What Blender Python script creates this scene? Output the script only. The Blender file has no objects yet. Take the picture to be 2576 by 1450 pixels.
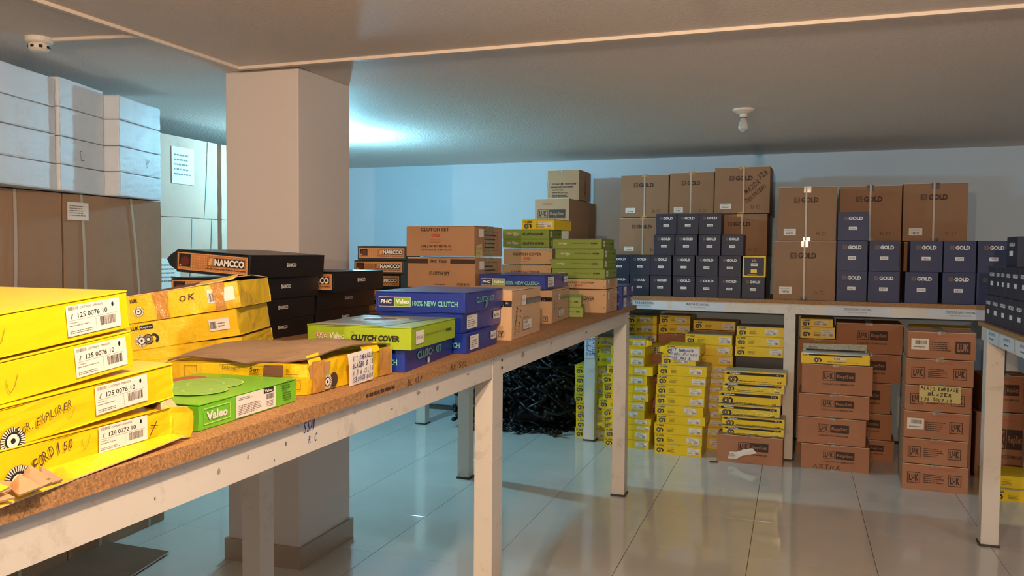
import bpy, bmesh, math, random
from mathutils import Matrix, Vector
# ------------------------------------------------------------------ camera, lamps, exposure
S = bpy.context.scene
COL = S.collection
cam = bpy.data.cameras.new('camera'); camo = bpy.data.objects.new('camera', cam); COL.objects.link(camo)
cam.sensor_width = 36.0; cam.lens = 36.0 * 2056.5 / 2576.0; cam.clip_start = 0.02
camo.matrix_world = Matrix(((0.94511, -0.021468, 0.326042, 0.0), (0.326653, 0.038048, -0.944378, 0.0),
                            (0.007868, 0.999045, 0.042972, 1.5), (0, 0, 0, 1)))
S.camera = camo
wd = bpy.data.worlds.new('world'); S.world = wd; wd.use_nodes = True
wd.node_tree.nodes['Background'].inputs[0].default_value = (0.5, 0.55, 0.6, 1)
wd.node_tree.nodes['Background'].inputs[1].default_value = 0.02
WARM_POS = (-0.30, 0.75, 2.15); COOL_POS = (-3.12, 5.22, 2.20); FILL_SIDE_POS = (3.7, 1.0, 2.15)  # last position: unseen bulb added at the right for fill
FILL_BACK_POS = (-0.3, -3.2, 1.80)  # unseen pendant bulb added behind the camera for warm fill
WARM_COL = (1.0, 0.73, 0.50); COOL_COL = (0.26, 0.67, 0.89); FILL_SIDE_COL = (0.72, 0.86, 1.0)
WARM_E, COOL_E, FILL_SIDE_E, FILL_BACK_E = 2200.0, 2500.0, 1500.0, 8500.0     # emission strength of the glass bulbs; the last two are added fill
S.view_settings.view_transform = 'Standard'; S.view_settings.look = 'None'
S.view_settings.gamma = 1.0; S.view_settings.use_curve_mapping = False
S.view_settings.exposure = 0.12
R = random.Random(7)
rad = math.radians
# ------------------------------------------------------------------ materials
MATS = {}
def lin(c):
    return tuple(((v / 255.0) / 12.92 if v / 255.0 <= 0.04045 else ((v / 255.0 + 0.055) / 1.055) ** 2.4) for v in c)
def mat(name, rgb, rough=0.6, var=0.08, vscale=6.0, bump=0.0, bscale=60.0, coat=0.0, metal=0.0, spec=0.5, bump2=0.0, b2scale=8.0, dirt=None, dirtamt=0.0, dscale=5.0):
    if name in MATS: return MATS[name]
    m = bpy.data.materials.new(name); m.use_nodes = True; MATS[name] = m
    nt = m.node_tree; N = nt.nodes; L = nt.links; b = N['Principled BSDF']
    c = lin(rgb)
    b.inputs['Roughness'].default_value = rough; b.inputs['Metallic'].default_value = metal
    b.inputs['Specular IOR Level'].default_value = spec
    b.inputs['Coat Weight'].default_value = coat; b.inputs['Coat Roughness'].default_value = 0.12
    tc = N.new('ShaderNodeTexCoord')
    if var > 0 or dirtamt > 0:
        oi = N.new('ShaderNodeObjectInfo')
        ad = N.new('ShaderNodeVectorMath'); ad.operation = 'ADD'
        L.new(tc.outputs['Object'], ad.inputs[0]); L.new(oi.outputs['Random'], ad.inputs[1])
        no = N.new('ShaderNodeTexNoise'); no.inputs['Scale'].default_value = vscale; no.inputs['Detail'].default_value = 5
        L.new(ad.outputs[0], no.inputs['Vector'])
        mx = N.new('ShaderNodeMix'); mx.data_type = 'RGBA'
        L.new(no.outputs['Fac'], mx.inputs[0])
        mx.inputs[6].default_value = (*[max(0, v * (1 - var * 2)) for v in c], 1)
        mx.inputs[7].default_value = (*[min(1, v * (1 + var * 2)) for v in c], 1)
        out = mx.outputs[2]
        if dirtamt > 0:
            n2 = N.new('ShaderNodeTexNoise'); n2.inputs['Scale'].default_value = dscale; n2.inputs['Detail'].default_value = 8
            n2.inputs['Roughness'].default_value = 0.7
            L.new(ad.outputs[0], n2.inputs['Vector'])
            rp = N.new('ShaderNodeValToRGB'); rp.color_ramp.elements[0].position = 0.56; rp.color_ramp.elements[1].position = 0.74
            rp.color_ramp.elements[1].color = (dirtamt,) * 3 + (1,)
            L.new(n2.outputs['Fac'], rp.inputs[0])
            m2 = N.new('ShaderNodeMix'); m2.data_type = 'RGBA'
            L.new(rp.outputs[0], m2.inputs[0]); L.new(out, m2.inputs[6]); m2.inputs[7].default_value = (*lin(dirt), 1)
            out = m2.outputs[2]
        L.new(out, b.inputs['Base Color'])
    else:
        b.inputs['Base Color'].default_value = (*c, 1)
    last = None
    for st, sc, dist in ((bump2, b2scale, 0.01), (bump, bscale, 0.002)):
        if st > 0:
            nz = N.new('ShaderNodeTexNoise'); nz.inputs['Scale'].default_value = sc; nz.inputs['Detail'].default_value = 4
            L.new(tc.outputs['Object'], nz.inputs['Vector'])
            bp = N.new('ShaderNodeBump'); bp.inputs['Strength'].default_value = st; bp.inputs['Distance'].default_value = dist
            L.new(nz.outputs['Fac'], bp.inputs['Height'])
            if last: L.new(last.outputs[0], bp.inputs['Normal'])
            last = bp
    if last: L.new(last.outputs[0], b.inputs['Normal'])
    return m
def glow(name, rgb, strength):
    m = bpy.data.materials.new(name); m.use_nodes = True; MATS[name] = m
    b = m.node_tree.nodes['Principled BSDF']
    b.inputs['Base Color'].default_value = (0.9, 0.9, 0.88, 1)
    b.inputs['Emission Color'].default_value = (*rgb, 1); b.inputs['Emission Strength'].default_value = strength
    return m
mat('yellow', (238, 200, 10), 0.38, 0.05, 4, 0.12, 90, bump2=0.25, b2scale=9, coat=0.15, dirt=(170, 130, 50), dirtamt=0.25, dscale=7)
mat('yellow_worn', (232, 192, 22), 0.4, 0.08, 6, 0.2, 80, bump2=0.8, b2scale=14, coat=0.2, dirt=(120, 84, 40), dirtamt=0.75, dscale=9)
mat('yellow_film', (226, 198, 30), 0.22, 0.06, 6, 0.0, 80, bump2=1.0, b2scale=22, coat=1.0)
mat('kraft', (176, 134, 98), 0.78, 0.07, 5, 0.25, 140, bump2=0.25, b2scale=6, dirt=(140, 100, 70), dirtamt=0.3)
mat('kraft_red', (172, 118, 86), 0.78, 0.07, 5, 0.25, 140, bump2=0.25, b2scale=6, dirt=(130, 90, 66), dirtamt=0.3)
mat('kraft_light', (205, 165, 125), 0.75, 0.06, 5, 0.2, 120, bump2=0.3, b2scale=8, dirt=(160, 120, 84), dirtamt=0.3)
mat('kraft_dark', (112, 78, 52), 0.85, 0.1, 9, 0.3, 100, bump2=0.4, b2scale=12)
mat('kraft_mid', (160, 128, 100), 0.78, 0.07, 5, 0.25, 140, bump2=0.25, b2scale=6, dirt=(126, 98, 72), dirtamt=0.3)
mat('kraft_pale', (204, 168, 146), 0.75, 0.06, 3, 0.2, 90, bump2=0.3, b2scale=4, dirt=(140, 125, 100), dirtamt=0.3)
mat('kraft_grey', (150, 122, 94), 0.8, 0.14, 9, 0.3, 120, bump2=0.7, b2scale=9, dirt=(96, 70, 48), dirtamt=0.6, dscale=12)
mat('kraft_edge', (222, 196, 164), 0.85, 0.15, 40, 0.4, 200)
mat('kraft_brown', (153, 115, 85), 0.78, 0.07, 5, 0.25, 140, bump2=0.25, b2scale=6, dirt=(120, 88, 62), dirtamt=0.3)
mat('white_foam', (216, 222, 230), 0.55, 0.04, 6, 0.3, 120, bump2=0.35, b2scale=7, dirt=(170, 165, 158), dirtamt=0.3)
mat('navy', (27, 33, 56), 0.5, 0.08, 8, 0.15, 150, bump2=0.1, b2scale=6)
mat('navy_blue', (27, 42, 84), 0.5, 0.08, 8, 0.15, 150, bump2=0.1, b2scale=6)
mat('black_box', (20, 19, 22), 0.36, 0.1, 8, 0.1, 150, bump2=0.15, b2scale=5)
mat('black_ink', (22, 18, 16), 0.6, 0)
mat('brown_ink', (64, 44, 34), 0.7, 0)
mat('grey_ink', (120, 112, 104), 0.7, 0)
mat('faint_ink', (126, 108, 50), 0.7, 0)
mat('blue_ink', (20, 52, 130), 0.6, 0)
mat('red_ink', (190, 62, 40), 0.6, 0)
mat('red_faint', (176, 98, 70), 0.6, 0)
mat('dark_red', (92, 30, 18), 0.5, 0)
mat('orange_ink', (224, 120, 70), 0.5, 0)
mat('emblem', (106, 84, 84), 0.5, 0.2, 200)
mat('emblem_brown', (92, 62, 44), 0.6, 0.2, 200)
mat('white_ink', (232, 230, 226), 0.5, 0)
mat('paper', (232, 224, 214), 0.6, 0.02, 20)
mat('paper_blue', (206, 212, 222), 0.6, 0.02, 20)
mat('paper_yellow', (206, 190, 120), 0.6, 0.03, 20)
mat('blue_box', (16, 46, 140), 0.36, 0.06, 6, 0.1, 120, bump2=0.2, b2scale=7, coat=0.2)
mat('cyan_ink', (120, 200, 176), 0.5, 0)
mat('green_badge', (128, 170, 54), 0.5, 0)
mat('navy_badge', (18, 40, 92), 0.5, 0)
mat('lime', (150, 176, 34), 0.4, 0.06, 6, 0.1, 120, bump2=0.2, b2scale=6, coat=0.2)
mat('olive', (128, 146, 52), 0.5, 0.06, 6, 0.1, 120, bump2=0.2, b2scale=6)
mat('bright_green', (112, 190, 44), 0.36, 0.05, 5, 0.1, 120, bump2=0.35, b2scale=8, coat=0.25, dirt=(84, 140, 40), dirtamt=0.3)
mat('pale_green', (186, 226, 120), 0.5, 0)
mat('soft_green', (140, 190, 84), 0.5, 0)
mat('grey_photo', (120, 124, 112), 0.35, 0.35, 9, coat=0.3)
mat('silver_ink', (176, 170, 150), 0.35, 0.3, 60)
mat('copper_print', (186, 120, 66), 0.4, 0.28, 14, coat=0.2)
mat('copper_light', (214, 164, 104), 0.4, 0.1, 30)
mat('tape', (150, 132, 112), 0.16, 0.12, 30, bump2=0.8, b2scale=40, coat=0.7)
mat('tape_brown', (192, 138, 62), 0.2, 0.12, 20, bump2=0.9, b2scale=30, coat=0.8)
mat('tape_black', (34, 30, 34), 0.16, 0.1, 30, bump2=0.9, b2scale=50, coat=0.8)
mat('strap', (186, 174, 158), 0.4, 0.04, 30)
mat('metal_white', (214, 206, 196), 0.45, 0.03, 3, 0.1, 200, dirt=(150, 140, 126), dirtamt=0.6, dscale=11)
mat('metal_stain', (150, 140, 128), 0.6, 0.1, 40)
mat('foot', (60, 56, 54), 0.6, 0.05)
mat('staple', (240, 220, 200), 0.2, 0, metal=1.0)
mat('wall_paint', (190, 205, 216), 0.7, 0.03, 1.5, 0.35, 60, dirt=(180, 180, 178), dirtamt=0.2, dscale=2)
mat('column_paint', (214, 204, 198), 0.62, 0.02, 2, 0.2, 60)
mat('plaster', (186, 172, 158), 0.75, 0.03, 2)
mat('raceway', (228, 212, 196), 0.5, 0.02)
mat('skirting_tile', (168, 150, 132), 0.25, 0.05, 4)
mat('grout', (92, 80, 66), 0.8, 0.05)
mat('rubber', (14, 14, 17), 0.4, 0.15, 20, 0.2, 90)
mat('plastic_white', (224, 216, 204), 0.35, 0.02)
mat('dark_slot', (30, 24, 20), 0.8, 0)
mat('film', (40, 46, 58), 0.08, 0.1, 20, bump2=1.0, b2scale=26, coat=1.0)
def special(name, f):
    m = bpy.data.materials.new(name); m.use_nodes = True; MATS[name] = m
    f(m.node_tree, m.node_tree.nodes, m.node_tree.links, m.node_tree.nodes['Principled BSDF'])
def _ceil(nt, N, L, b):
    tc = N.new('ShaderNodeTexCoord')
    mp = N.new('ShaderNodeMapping'); mp.inputs['Scale'].default_value = (1, 1.6, 1); L.new(tc.outputs['Object'], mp.inputs[0])
    no = N.new('ShaderNodeTexNoise'); no.inputs['Scale'].default_value = 55; no.inputs['Detail'].default_value = 6; no.inputs['Roughness'].default_value = 0.62
    L.new(mp.outputs[0], no.inputs['Vector'])
    bp = N.new('ShaderNodeBump'); bp.inputs['Strength'].default_value = 1.0; bp.inputs['Distance'].default_value = 0.010
    L.new(no.outputs['Fac'], bp.inputs['Height']); L.new(bp.outputs[0], b.inputs['Normal'])
    b.inputs['Base Color'].default_value = (*lin((238, 230, 224)), 1); b.inputs['Roughness'].default_value = 0.75
special('stucco', _ceil)
def _tile(nt, N, L, b):
    tc = N.new('ShaderNodeTexCoord'); oi = N.new('ShaderNodeObjectInfo')
    no = N.new('ShaderNodeTexNoise'); no.inputs['Scale'].default_value = 3; no.inputs['Detail'].default_value = 6
    ad = N.new('ShaderNodeVectorMath'); L.new(tc.outputs['Object'], ad.inputs[0]); L.new(oi.outputs['Location'], ad.inputs[1]); L.new(ad.outputs[0], no.inputs['Vector'])
    mx = N.new('ShaderNodeMix'); mx.data_type = 'RGBA'; L.new(no.outputs['Fac'], mx.inputs[0])
    mx.inputs[6].default_value = (*lin((206, 202, 194)), 1); mx.inputs[7].default_value = (*lin((224, 220, 212)), 1)
    L.new(mx.outputs[2], b.inputs['Base Color'])
    b.inputs['Roughness'].default_value = 0.085; b.inputs['Specular IOR Level'].default_value = 0.75
    n2 = N.new('ShaderNodeTexNoise'); n2.inputs['Scale'].default_value = 2.5; L.new(ad.outputs[0], n2.inputs['Vector'])
    bp = N.new('ShaderNodeBump'); bp.inputs['Strength'].default_value = 0.05; bp.inputs['Distance'].default_value = 0.01
    L.new(n2.outputs['Fac'], bp.inputs['Height']); L.new(bp.outputs[0], b.inputs['Normal'])
special('floor_tile', _tile)
def _board(nt, N, L, b):
    tc = N.new('ShaderNodeTexCoord')
    vo = N.new('ShaderNodeTexVoronoi'); vo.inputs['Scale'].default_value = 420; L.new(tc.outputs['Object'], vo.inputs['Vector'])
    no = N.new('ShaderNodeTexNoise'); no.inputs['Scale'].default_value = 230; no.inputs['Detail'].default_value = 8; no.inputs['Roughness'].default_value = 0.75; L.new(tc.outputs['Object'], no.inputs['Vector'])
    rp = N.new('ShaderNodeValToRGB'); L.new(no.outputs['Fac'], rp.inputs[0])
    e = rp.color_ramp.elements; e[0].position = 0.34; e[0].color = (*lin((104, 72, 44)), 1); e[1].position = 0.6; e[1].color = (*lin((196, 150, 100)), 1)
    x = e.new(0.48); x.color = (*lin((166, 120, 76)), 1)
    sp = N.new('ShaderNodeSeparateColor'); L.new(vo.outputs['Color'], sp.inputs[0])
    mx = N.new('ShaderNodeMix'); mx.data_type = 'RGBA'; mx.blend_type = 'MULTIPLY'; mx.inputs[0].default_value = 0.5
    r2 = N.new('ShaderNodeValToRGB'); L.new(sp.outputs[0], r2.inputs[0]); r2.color_ramp.elements[0].color = (0.45, 0.4, 0.36, 1)
    L.new(rp.outputs[0], mx.inputs[6]); L.new(r2.outputs[0], mx.inputs[7]); L.new(mx.outputs[2], b.inputs['Base Color'])
    bp = N.new('ShaderNodeBump'); bp.inputs['Strength'].default_value = 0.5; bp.inputs['Distance'].default_value = 0.001
    L.new(no.outputs['Fac'], bp.inputs['Height']); L.new(bp.outputs[0], b.inputs['Normal'])
    b.inputs['Roughness'].default_value = 0.7
special('chipboard', _board)
# ------------------------------------------------------------------ object helpers
def link(name, me, parent=None, loc=(0, 0, 0), rot=(0, 0, 0)):
    o = bpy.data.objects.new(name, me); COL.objects.link(o)
    o.location = loc; o.rotation_euler = rot
    if parent is not None: o.parent = parent
    return o
LABELS = set()
def tagit(o, label, cat, group=None):
    if label in LABELS: print('DUPLICATE LABEL', label)
    LABELS.add(label)
    n = len(label.split())
    if n < 4 or n > 16: print('LABEL LENGTH', n, label)
    o['label'] = label; o['category'] = cat
    if group: o['group'] = group
    return o
def thing(name, label, cat, group=None, loc=(0, 0, 0), rot=(0, 0, 0)):
    return tagit(link(name, None, None, loc, rot), label, cat, group)
class M:
    """collects polygons, builds ONE mesh"""
    def __init__(s): s.v = []; s.f = []; s.m = []; s.mats = []
    def mi(s, name):
        if name not in s.mats: s.mats.append(name)
        return s.mats.index(name)
    def add(s, vs, fs, mname):
        o = len(s.v); s.v += [tuple(v) for v in vs]; k = s.mi(mname)
        for f in fs: s.f.append([o + i for i in f]); s.m.append(k)
    def box(s, x0, x1, y0, y1, z0, z1, mname):
        s.add([(x0, y0, z0), (x1, y0, z0), (x1, y1, z0), (x0, y1, z0), (x0, y0, z1), (x1, y0, z1), (x1, y1, z1), (x0, y1, z1)],
              [(0, 3, 2, 1), (4, 5, 6, 7), (0, 1, 5, 4), (1, 2, 6, 5), (2, 3, 7, 6), (3, 0, 4, 7)], mname)
    def tube(s, pts, r, mname, n=8, caps=True):
        rings = []
        for i, p in enumerate(pts):
            p = Vector(p); a = Vector(pts[max(i - 1, 0)]); c = Vector(pts[min(i + 1, len(pts) - 1)])
            t = (c - a).normalized(); u = t.cross(Vector((0, 0, 1)))
            if u.length < 0.05: u = t.cross(Vector((1, 0, 0)))
            u.normalize(); w = t.cross(u); rr = r[i] if isinstance(r, (list, tuple)) else r
            rings.append([p + u * math.cos(2 * math.pi * k / n) * rr + w * math.sin(2 * math.pi * k / n) * rr for k in range(n)])
        vs = [v for g in rings for v in g]; fs = []
        for i in range(len(pts) - 1):
            for k in range(n):
                fs.append((i * n + k, i * n + (k + 1) % n, (i + 1) * n + (k + 1) % n, (i + 1) * n + k))
        if caps: fs += [tuple(range(n))[::-1], tuple((len(pts) - 1) * n + k for k in range(n))]
        s.add(vs, fs, mname)
    def sheet(s, pts, th, mname, edge=None):
        """thin bent sheet: pts = grid rows of points, thickness along -normal"""
        nr, nc = len(pts), len(pts[0])
        P = [[Vector(p) for p in row] for row in pts]
        nrm = (P[0][1] - P[0][0]).cross(P[1][0] - P[0][0]).normalized()
        top = [p for row in P for p in row]; bot = [p - nrm * th for p in top]
        fs = []
        for i in range(nr - 1):
            for j in range(nc - 1):
                a, b_, c, d = i * nc + j, i * nc + j + 1, (i + 1) * nc + j + 1, (i + 1) * nc + j
                fs += [(a, b_, c, d)]
        s.add(top, fs, mname)
        s.add(bot, [tuple(reversed(f)) for f in fs], mname)
        rim = [j for j in range(nc)] + [i * nc + nc - 1 for i in range(1, nr)] + [(nr - 1) * nc + j for j in range(nc - 2, -1, -1)] + [i * nc for i in range(nr - 2, 0, -1)]
        n = len(rim); vs = [top[i] for i in rim] + [bot[i] for i in rim]
        s.add(vs, [(k, k + n, (k + 1) % n + n, (k + 1) % n) for k in range(n)], edge or mname)
    def mesh(s, name):
        me = bpy.data.meshes.new(name); me.from_pydata(s.v, [], s.f)
        for x in s.mats: me.materials.append(MATS[x])
        me.polygons.foreach_set('material_index', s.m); me.update(); return me
    def build(s, name, parent=None, loc=(0, 0, 0), rot=(0, 0, 0), smooth=False):
        me = s.mesh(name)
        if smooth: me.polygons.foreach_set('use_smooth', [True] * len(me.polygons))
        return link(name, me, parent, loc, rot)
def rbox_mesh(w, d, h, mname, r=0.002, seg=2, dent=0.0, seed=0, z0=0.0, warp=0.0, name='body', skew=None):
    """rounded carton: surface lattice with softened edges, optional inward dents"""
    rr = random.Random(seed); nx = ny = nz = seg
    if h < 0.1: nz = max(1, seg // 2)
    def ts(L, n): return [0, r] + [r + (L - 2 * r) * i / n for i in range(1, n)] + [L - r, L]
    X = [t - w / 2 for t in ts(w, nx)]; Y = [t - d / 2 for t in ts(d, ny)]; Z = [t + z0 for t in ts(h, nz)]
    ix, iy, iz = len(X) - 1, len(Y) - 1, len(Z) - 1
    V = {}; vs = []
    ph = [rr.uniform(0, 6.28) for _ in range(6)]
    def vert(i, j, k):
        if (i, j, k) in V: return V[(i, j, k)]
        p = [X[i], Y[j], Z[k]]; ext = [(i in (0, ix)), (j in (0, iy)), (k in (0, iz))]; n = sum(ext)
        lim = ((X[1], X[-2]), (Y[1], Y[-2]), (Z[1], Z[-2]))
        q = [min(max(p[a], lim[a][0]), lim[a][1]) for a in range(3)]
        dv = Vector(p) - Vector(q)
        if n >= 2 and dv.length > 0: p = list(Vector(q) + dv.normalized() * r)
        if dent > 0:
            amt = dent * (0.5 + 0.5 * math.sin(9 * p[0] + ph[0] + 7 * p[2]) * math.cos(8 * p[1] + ph[1])) * rr.uniform(0.3, 1)
            if n == 1:
                for a in range(3):
                    if ext[a] and a < 2: p[a] -= math.copysign(amt, p[a])
                    elif ext[a] and k == iz: p[2] -= amt
            elif n >= 2: p[0] += rr.uniform(-1, 1) * dent * 0.4; p[1] += rr.uniform(-1, 1) * dent * 0.4
        if warp: p[2] += warp * (p[2] - z0) / h * math.sin(5 * p[1] + ph[2]) * (1 if k == iz else 0.5)
        if skew: p[0] += skew[0] * (p[2] - z0); p[1] += skew[1] * (p[2] - z0)
        V[(i, j, k)] = len(vs); vs.append(tuple(p)); return V[(i, j, k)]
    fs = []
    for j in range(iy):
        for k in range(iz):
            fs.append((vert(0, j, k), vert(0, j, k + 1), vert(0, j + 1, k + 1), vert(0, j + 1, k)))
            fs.append((vert(ix, j, k), vert(ix, j + 1, k), vert(ix, j + 1, k + 1), vert(ix, j, k + 1)))
    for i in range(ix):
        for k in range(iz):
            fs.append((vert(i, 0, k), vert(i + 1, 0, k), vert(i + 1, 0, k + 1), vert(i, 0, k + 1)))
            fs.append((vert(i, iy, k), vert(i, iy, k + 1), vert(i + 1, iy, k + 1), vert(i + 1, iy, k)))
        for j in range(iy):
            fs.append((vert(i, j, 0), vert(i, j + 1, 0), vert(i + 1, j + 1, 0), vert(i + 1, j, 0)))
            fs.append((vert(i, j, iz), vert(i + 1, j, iz), vert(i + 1, j + 1, iz), vert(i, j + 1, iz)))
    me = bpy.data.meshes.new(name); me.from_pydata(vs, [], fs); me.materials.append(MATS[mname]); me.update()
    return me
# ------------------------------------------------------------------ flat print: lettering, labels, emblems
GL = {}
def glyphs(s, bold=0.0):
    key = (s, bold)
    if key in GL: return GL[key]
    cu = bpy.data.curves.new('t', 'FONT'); cu.body = s; cu.size = 1; cu.resolution_u = 2; cu.offset = bold
    o = bpy.data.objects.new('t', cu)
    try:
        me = bpy.data.meshes.new_from_object(o)
        vs = [(v.co.x, v.co.y) for v in me.vertices]; fs = [tuple(p.vertices) for p in me.polygons]
        bpy.data.meshes.remove(me)
    except Exception as ex:
        print('text failed', s, ex); vs = []; fs = []
    bpy.data.objects.remove(o); bpy.data.curves.remove(cu)
    if vs:
        x0 = min(v[0] for v in vs); x1 = max(v[0] for v in vs); y0 = min(v[1] for v in vs); y1 = max(v[1] for v in vs)
    else: x0 = y0 = 0; x1 = y1 = 1
    GL[key] = (vs, fs, x0, x1, y0, y1); return GL[key]
class P:
    def __init__(s): s.v = []; s.f = []; s.m = []; s.mats = []
    def poly(s, pts, fs, mname, layer=1):
        o = len(s.v); s.v += [(p[0], p[1], layer) for p in pts]
        if mname not in s.mats: s.mats.append(mname)
        k = s.mats.index(mname)
        for f in fs: s.f.append([o + i for i in f]); s.m.append(k)
        return s
    def rect(s, u, v, w, h, mname, layer=1): return s.poly([(u, v), (u + w, v), (u + w, v + h), (u, v + h)], [(0, 1, 2, 3)], mname, layer)
    def quad(s, pts, mname, layer=1): return s.poly(pts, [tuple(range(len(pts)))], mname, layer)
    def frame(s, u, v, w, h, t, mname, layer=2):
        s.rect(u, v, w, t, mname, layer); s.rect(u, v + h - t, w, t, mname, layer); s.rect(u, v + t, t, h - 2 * t, mname, layer); s.rect(u + w - t, v + t, t, h - 2 * t, mname, layer)
    def disc(s, u, v, ru, rv, mname, layer=1, n=20, a0=0, a1=360):
        pts = [(u, v)] + [(u + ru * math.cos(rad(a0 + (a1 - a0) * i / n)), v + rv * math.sin(rad(a0 + (a1 - a0) * i / n))) for i in range(n + 1)]
        s.poly(pts, [(0, i, i + 1) for i in range(1, n + 1)], mname, layer)
    def ring(s, u, v, ru, rv, t, mname, layer=2, n=24, a0=0, a1=360):
        a = [rad(a0 + (a1 - a0) * i / n) for i in range(n + 1)]
        pts = [(u + ru * math.cos(x), v + rv * math.sin(x)) for x in a] + [(u + ru * (1 - t) * math.cos(x), v + rv * (1 - t) * math.sin(x)) for x in a]
        s.poly(pts, [(i, i + 1, n + 2 + i, n + 1 + i) for i in range(n)], mname, layer)
    def stroke(s, pts, t, mname, layer=3):
        for a, b in zip(pts, pts[1:]):
            dx, dy = b[0] - a[0], b[1] - a[1]; l = math.hypot(dx, dy) or 1; nx, ny = -dy / l * t / 2, dx / l * t / 2
            s.poly([(a[0] + nx, a[1] + ny), (a[0] - nx, a[1] - ny), (b[0] - nx, b[1] - ny), (b[0] + nx, b[1] + ny)], [(0, 1, 2, 3)], mname, layer)
    def text(s, t, u, v, w, h, mname, layer=2, bold=0.0, shear=0.0, rot=0.0):
        vs, fs, x0, x1, y0, y1 = glyphs(t, bold)
        if not vs: return s
        sy = h / (y1 - y0); sx = (w / (x1 - x0)) if w else sy
        c, sn = math.cos(rad(rot)), math.sin(rad(rot)); pts = []
        for (x, y) in vs:
            a = (x - x0) * sx; b = (y - y0) * sy; a += shear * b
            pts.append((u + a * c - b * sn, v + a * sn + b * c))
        return s.poly(pts, fs, mname, layer)
    def hand(s, t, u, v, w, h, mname, layer=3, rot=0, seed=1, bold=0.0):
        """uneven hand lettering"""
        rr = random.Random(seed); n = len(t); cw = w / n; c, sn = math.cos(rad(rot)), math.sin(rad(rot))
        for i, ch in enumerate(t):
            if ch == ' ': continue
            hh = h * rr.uniform(0.85, 1.1); a = i * cw; b = rr.uniform(-0.08, 0.08) * h
            s.text(ch, u + a * c - b * sn, v + a * sn + b * c, cw * (0.74 if ch not in "I1.-':" else 0.25), hh if ch not in ".-'" else hh * 0.12, mname, layer, bold, 0.15, rot + rr.uniform(-7, 7))
    def lines(s, u, v, w, h, n, mname, seed=1, layer=2, fill=0.45):
        """tiny unreadable text lines"""
        rr = random.Random(seed); ph = h / n
        for i in range(n):
            x = u; end = u + w * rr.uniform(0.65, 1)
            while x < end:
                l = w * rr.uniform(0.05, 0.16); s.rect(x, v + h - (i + 1) * ph + ph * (1 - fill) / 2, min(l, end - x), ph * fill, mname, layer); x += l + w * 0.02
    def bars(s, u, v, w, h, mname='black_ink', n=16, seed=1, layer=2):
        rr = random.Random(seed)
        for i in range(n): s.rect(u + w * i / n, v, w / n * rr.choice((0.3, 0.5, 0.7)), h, mname, layer)
    def mesh(s, name, face, w, d, h, lift=0.0008, step=0.0003):
        F = {'front': lambda u, v, o: (-w / 2 + u, -d / 2 - o, v), 'right': lambda u, v, o: (w / 2 + o, -d / 2 + u, v),
             'left': lambda u, v, o: (-w / 2 - o, d / 2 - u, v), 'top': lambda u, v, o: (-w / 2 + u, -d / 2 + v, h + o)}[face]
        me = bpy.data.meshes.new(name); me.from_pydata([F(p[0], p[1], lift + p[2] * step) for p in s.v], [], s.f)
        for x in s.mats: me.materials.append(MATS[x])
        me.polygons.foreach_set('material_index', s.m); me.update(); return me
def clusters(p):
    """split print into pieces that lie well apart, so each label or logo is a part of its own"""
    # one box per polygon island (consecutive faces sharing vertices)
    owner = {}; boxes = []; fb = []
    for f in p.f:
        b = next((owner[i] for i in f if i in owner), None)
        if b is None: b = len(boxes); boxes.append([9e9, 9e9, -9e9, -9e9])
        for i in f:
            owner[i] = b; x, y = p.v[i][0], p.v[i][1]; q = boxes[b]
            q[0] = min(q[0], x); q[1] = min(q[1], y); q[2] = max(q[2], x); q[3] = max(q[3], y)
        fb.append(b)
    cl = [(list(b), [i]) for i, b in enumerate(boxes)]; cl.sort(key=lambda c: -max(c[0][2] - c[0][0], c[0][3] - c[0][1]))
    changed = True
    while changed and len(cl) > 1:
        changed = False; out = []
        for bx, mem in cl:
            hit = None
            for o in out:
                q = o[0]; gx = max(q[0] - bx[2], bx[0] - q[2], 0); gy = max(q[1] - bx[3], bx[1] - q[3], 0)
                sz = max(q[2] - q[0], q[3] - q[1], bx[2] - bx[0], bx[3] - bx[1])
                if math.hypot(gx, gy) < 0.45 * sz: hit = o; break
            if hit:
                q = hit[0]; q[0] = min(q[0], bx[0]); q[1] = min(q[1], bx[1]); q[2] = max(q[2], bx[2]); q[3] = max(q[3], bx[3]); hit[1].extend(mem); changed = True
            else: out.append((list(bx), list(mem)))
        cl = out
    if len(cl) <= 1: return [p]
    res = []
    for _, mem in cl:
        ms = set(mem); q = P(); mp = {}
        for f, mi_, b in zip(p.f, p.m, fb):
            if b not in ms: continue
            nf = []
            for i in f:
                if i not in mp: mp[i] = len(q.v); q.v.append(p.v[i])
                nf.append(mp[i])
            mn = p.mats[mi_]
            if mn not in q.mats: q.mats.append(mn)
            q.f.append(nf); q.m.append(q.mats.index(mn))
        res.append(q)
    return res
PC = {}
def attach(p, name, face, w, d, h, lift, parent, step=0.0003):
    for q in clusters(p): link(name, q.mesh(name, face, w, d, h, lift, step), parent)
def put(name, face, dims, key, fn, parent, lift=0.0008):
    """attach flat print to one face of a box; equal prints share mesh data"""
    w, d, h = dims; k = (name, face, round(w, 3), round(d, 3), round(h, 3), key)
    if k not in PC:
        p = P(); fn(p); PC[k] = [q.mesh(name, face, w, d, h, lift) for q in clusters(p)]
    for me in PC[k]: link(name, me, parent)
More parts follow.
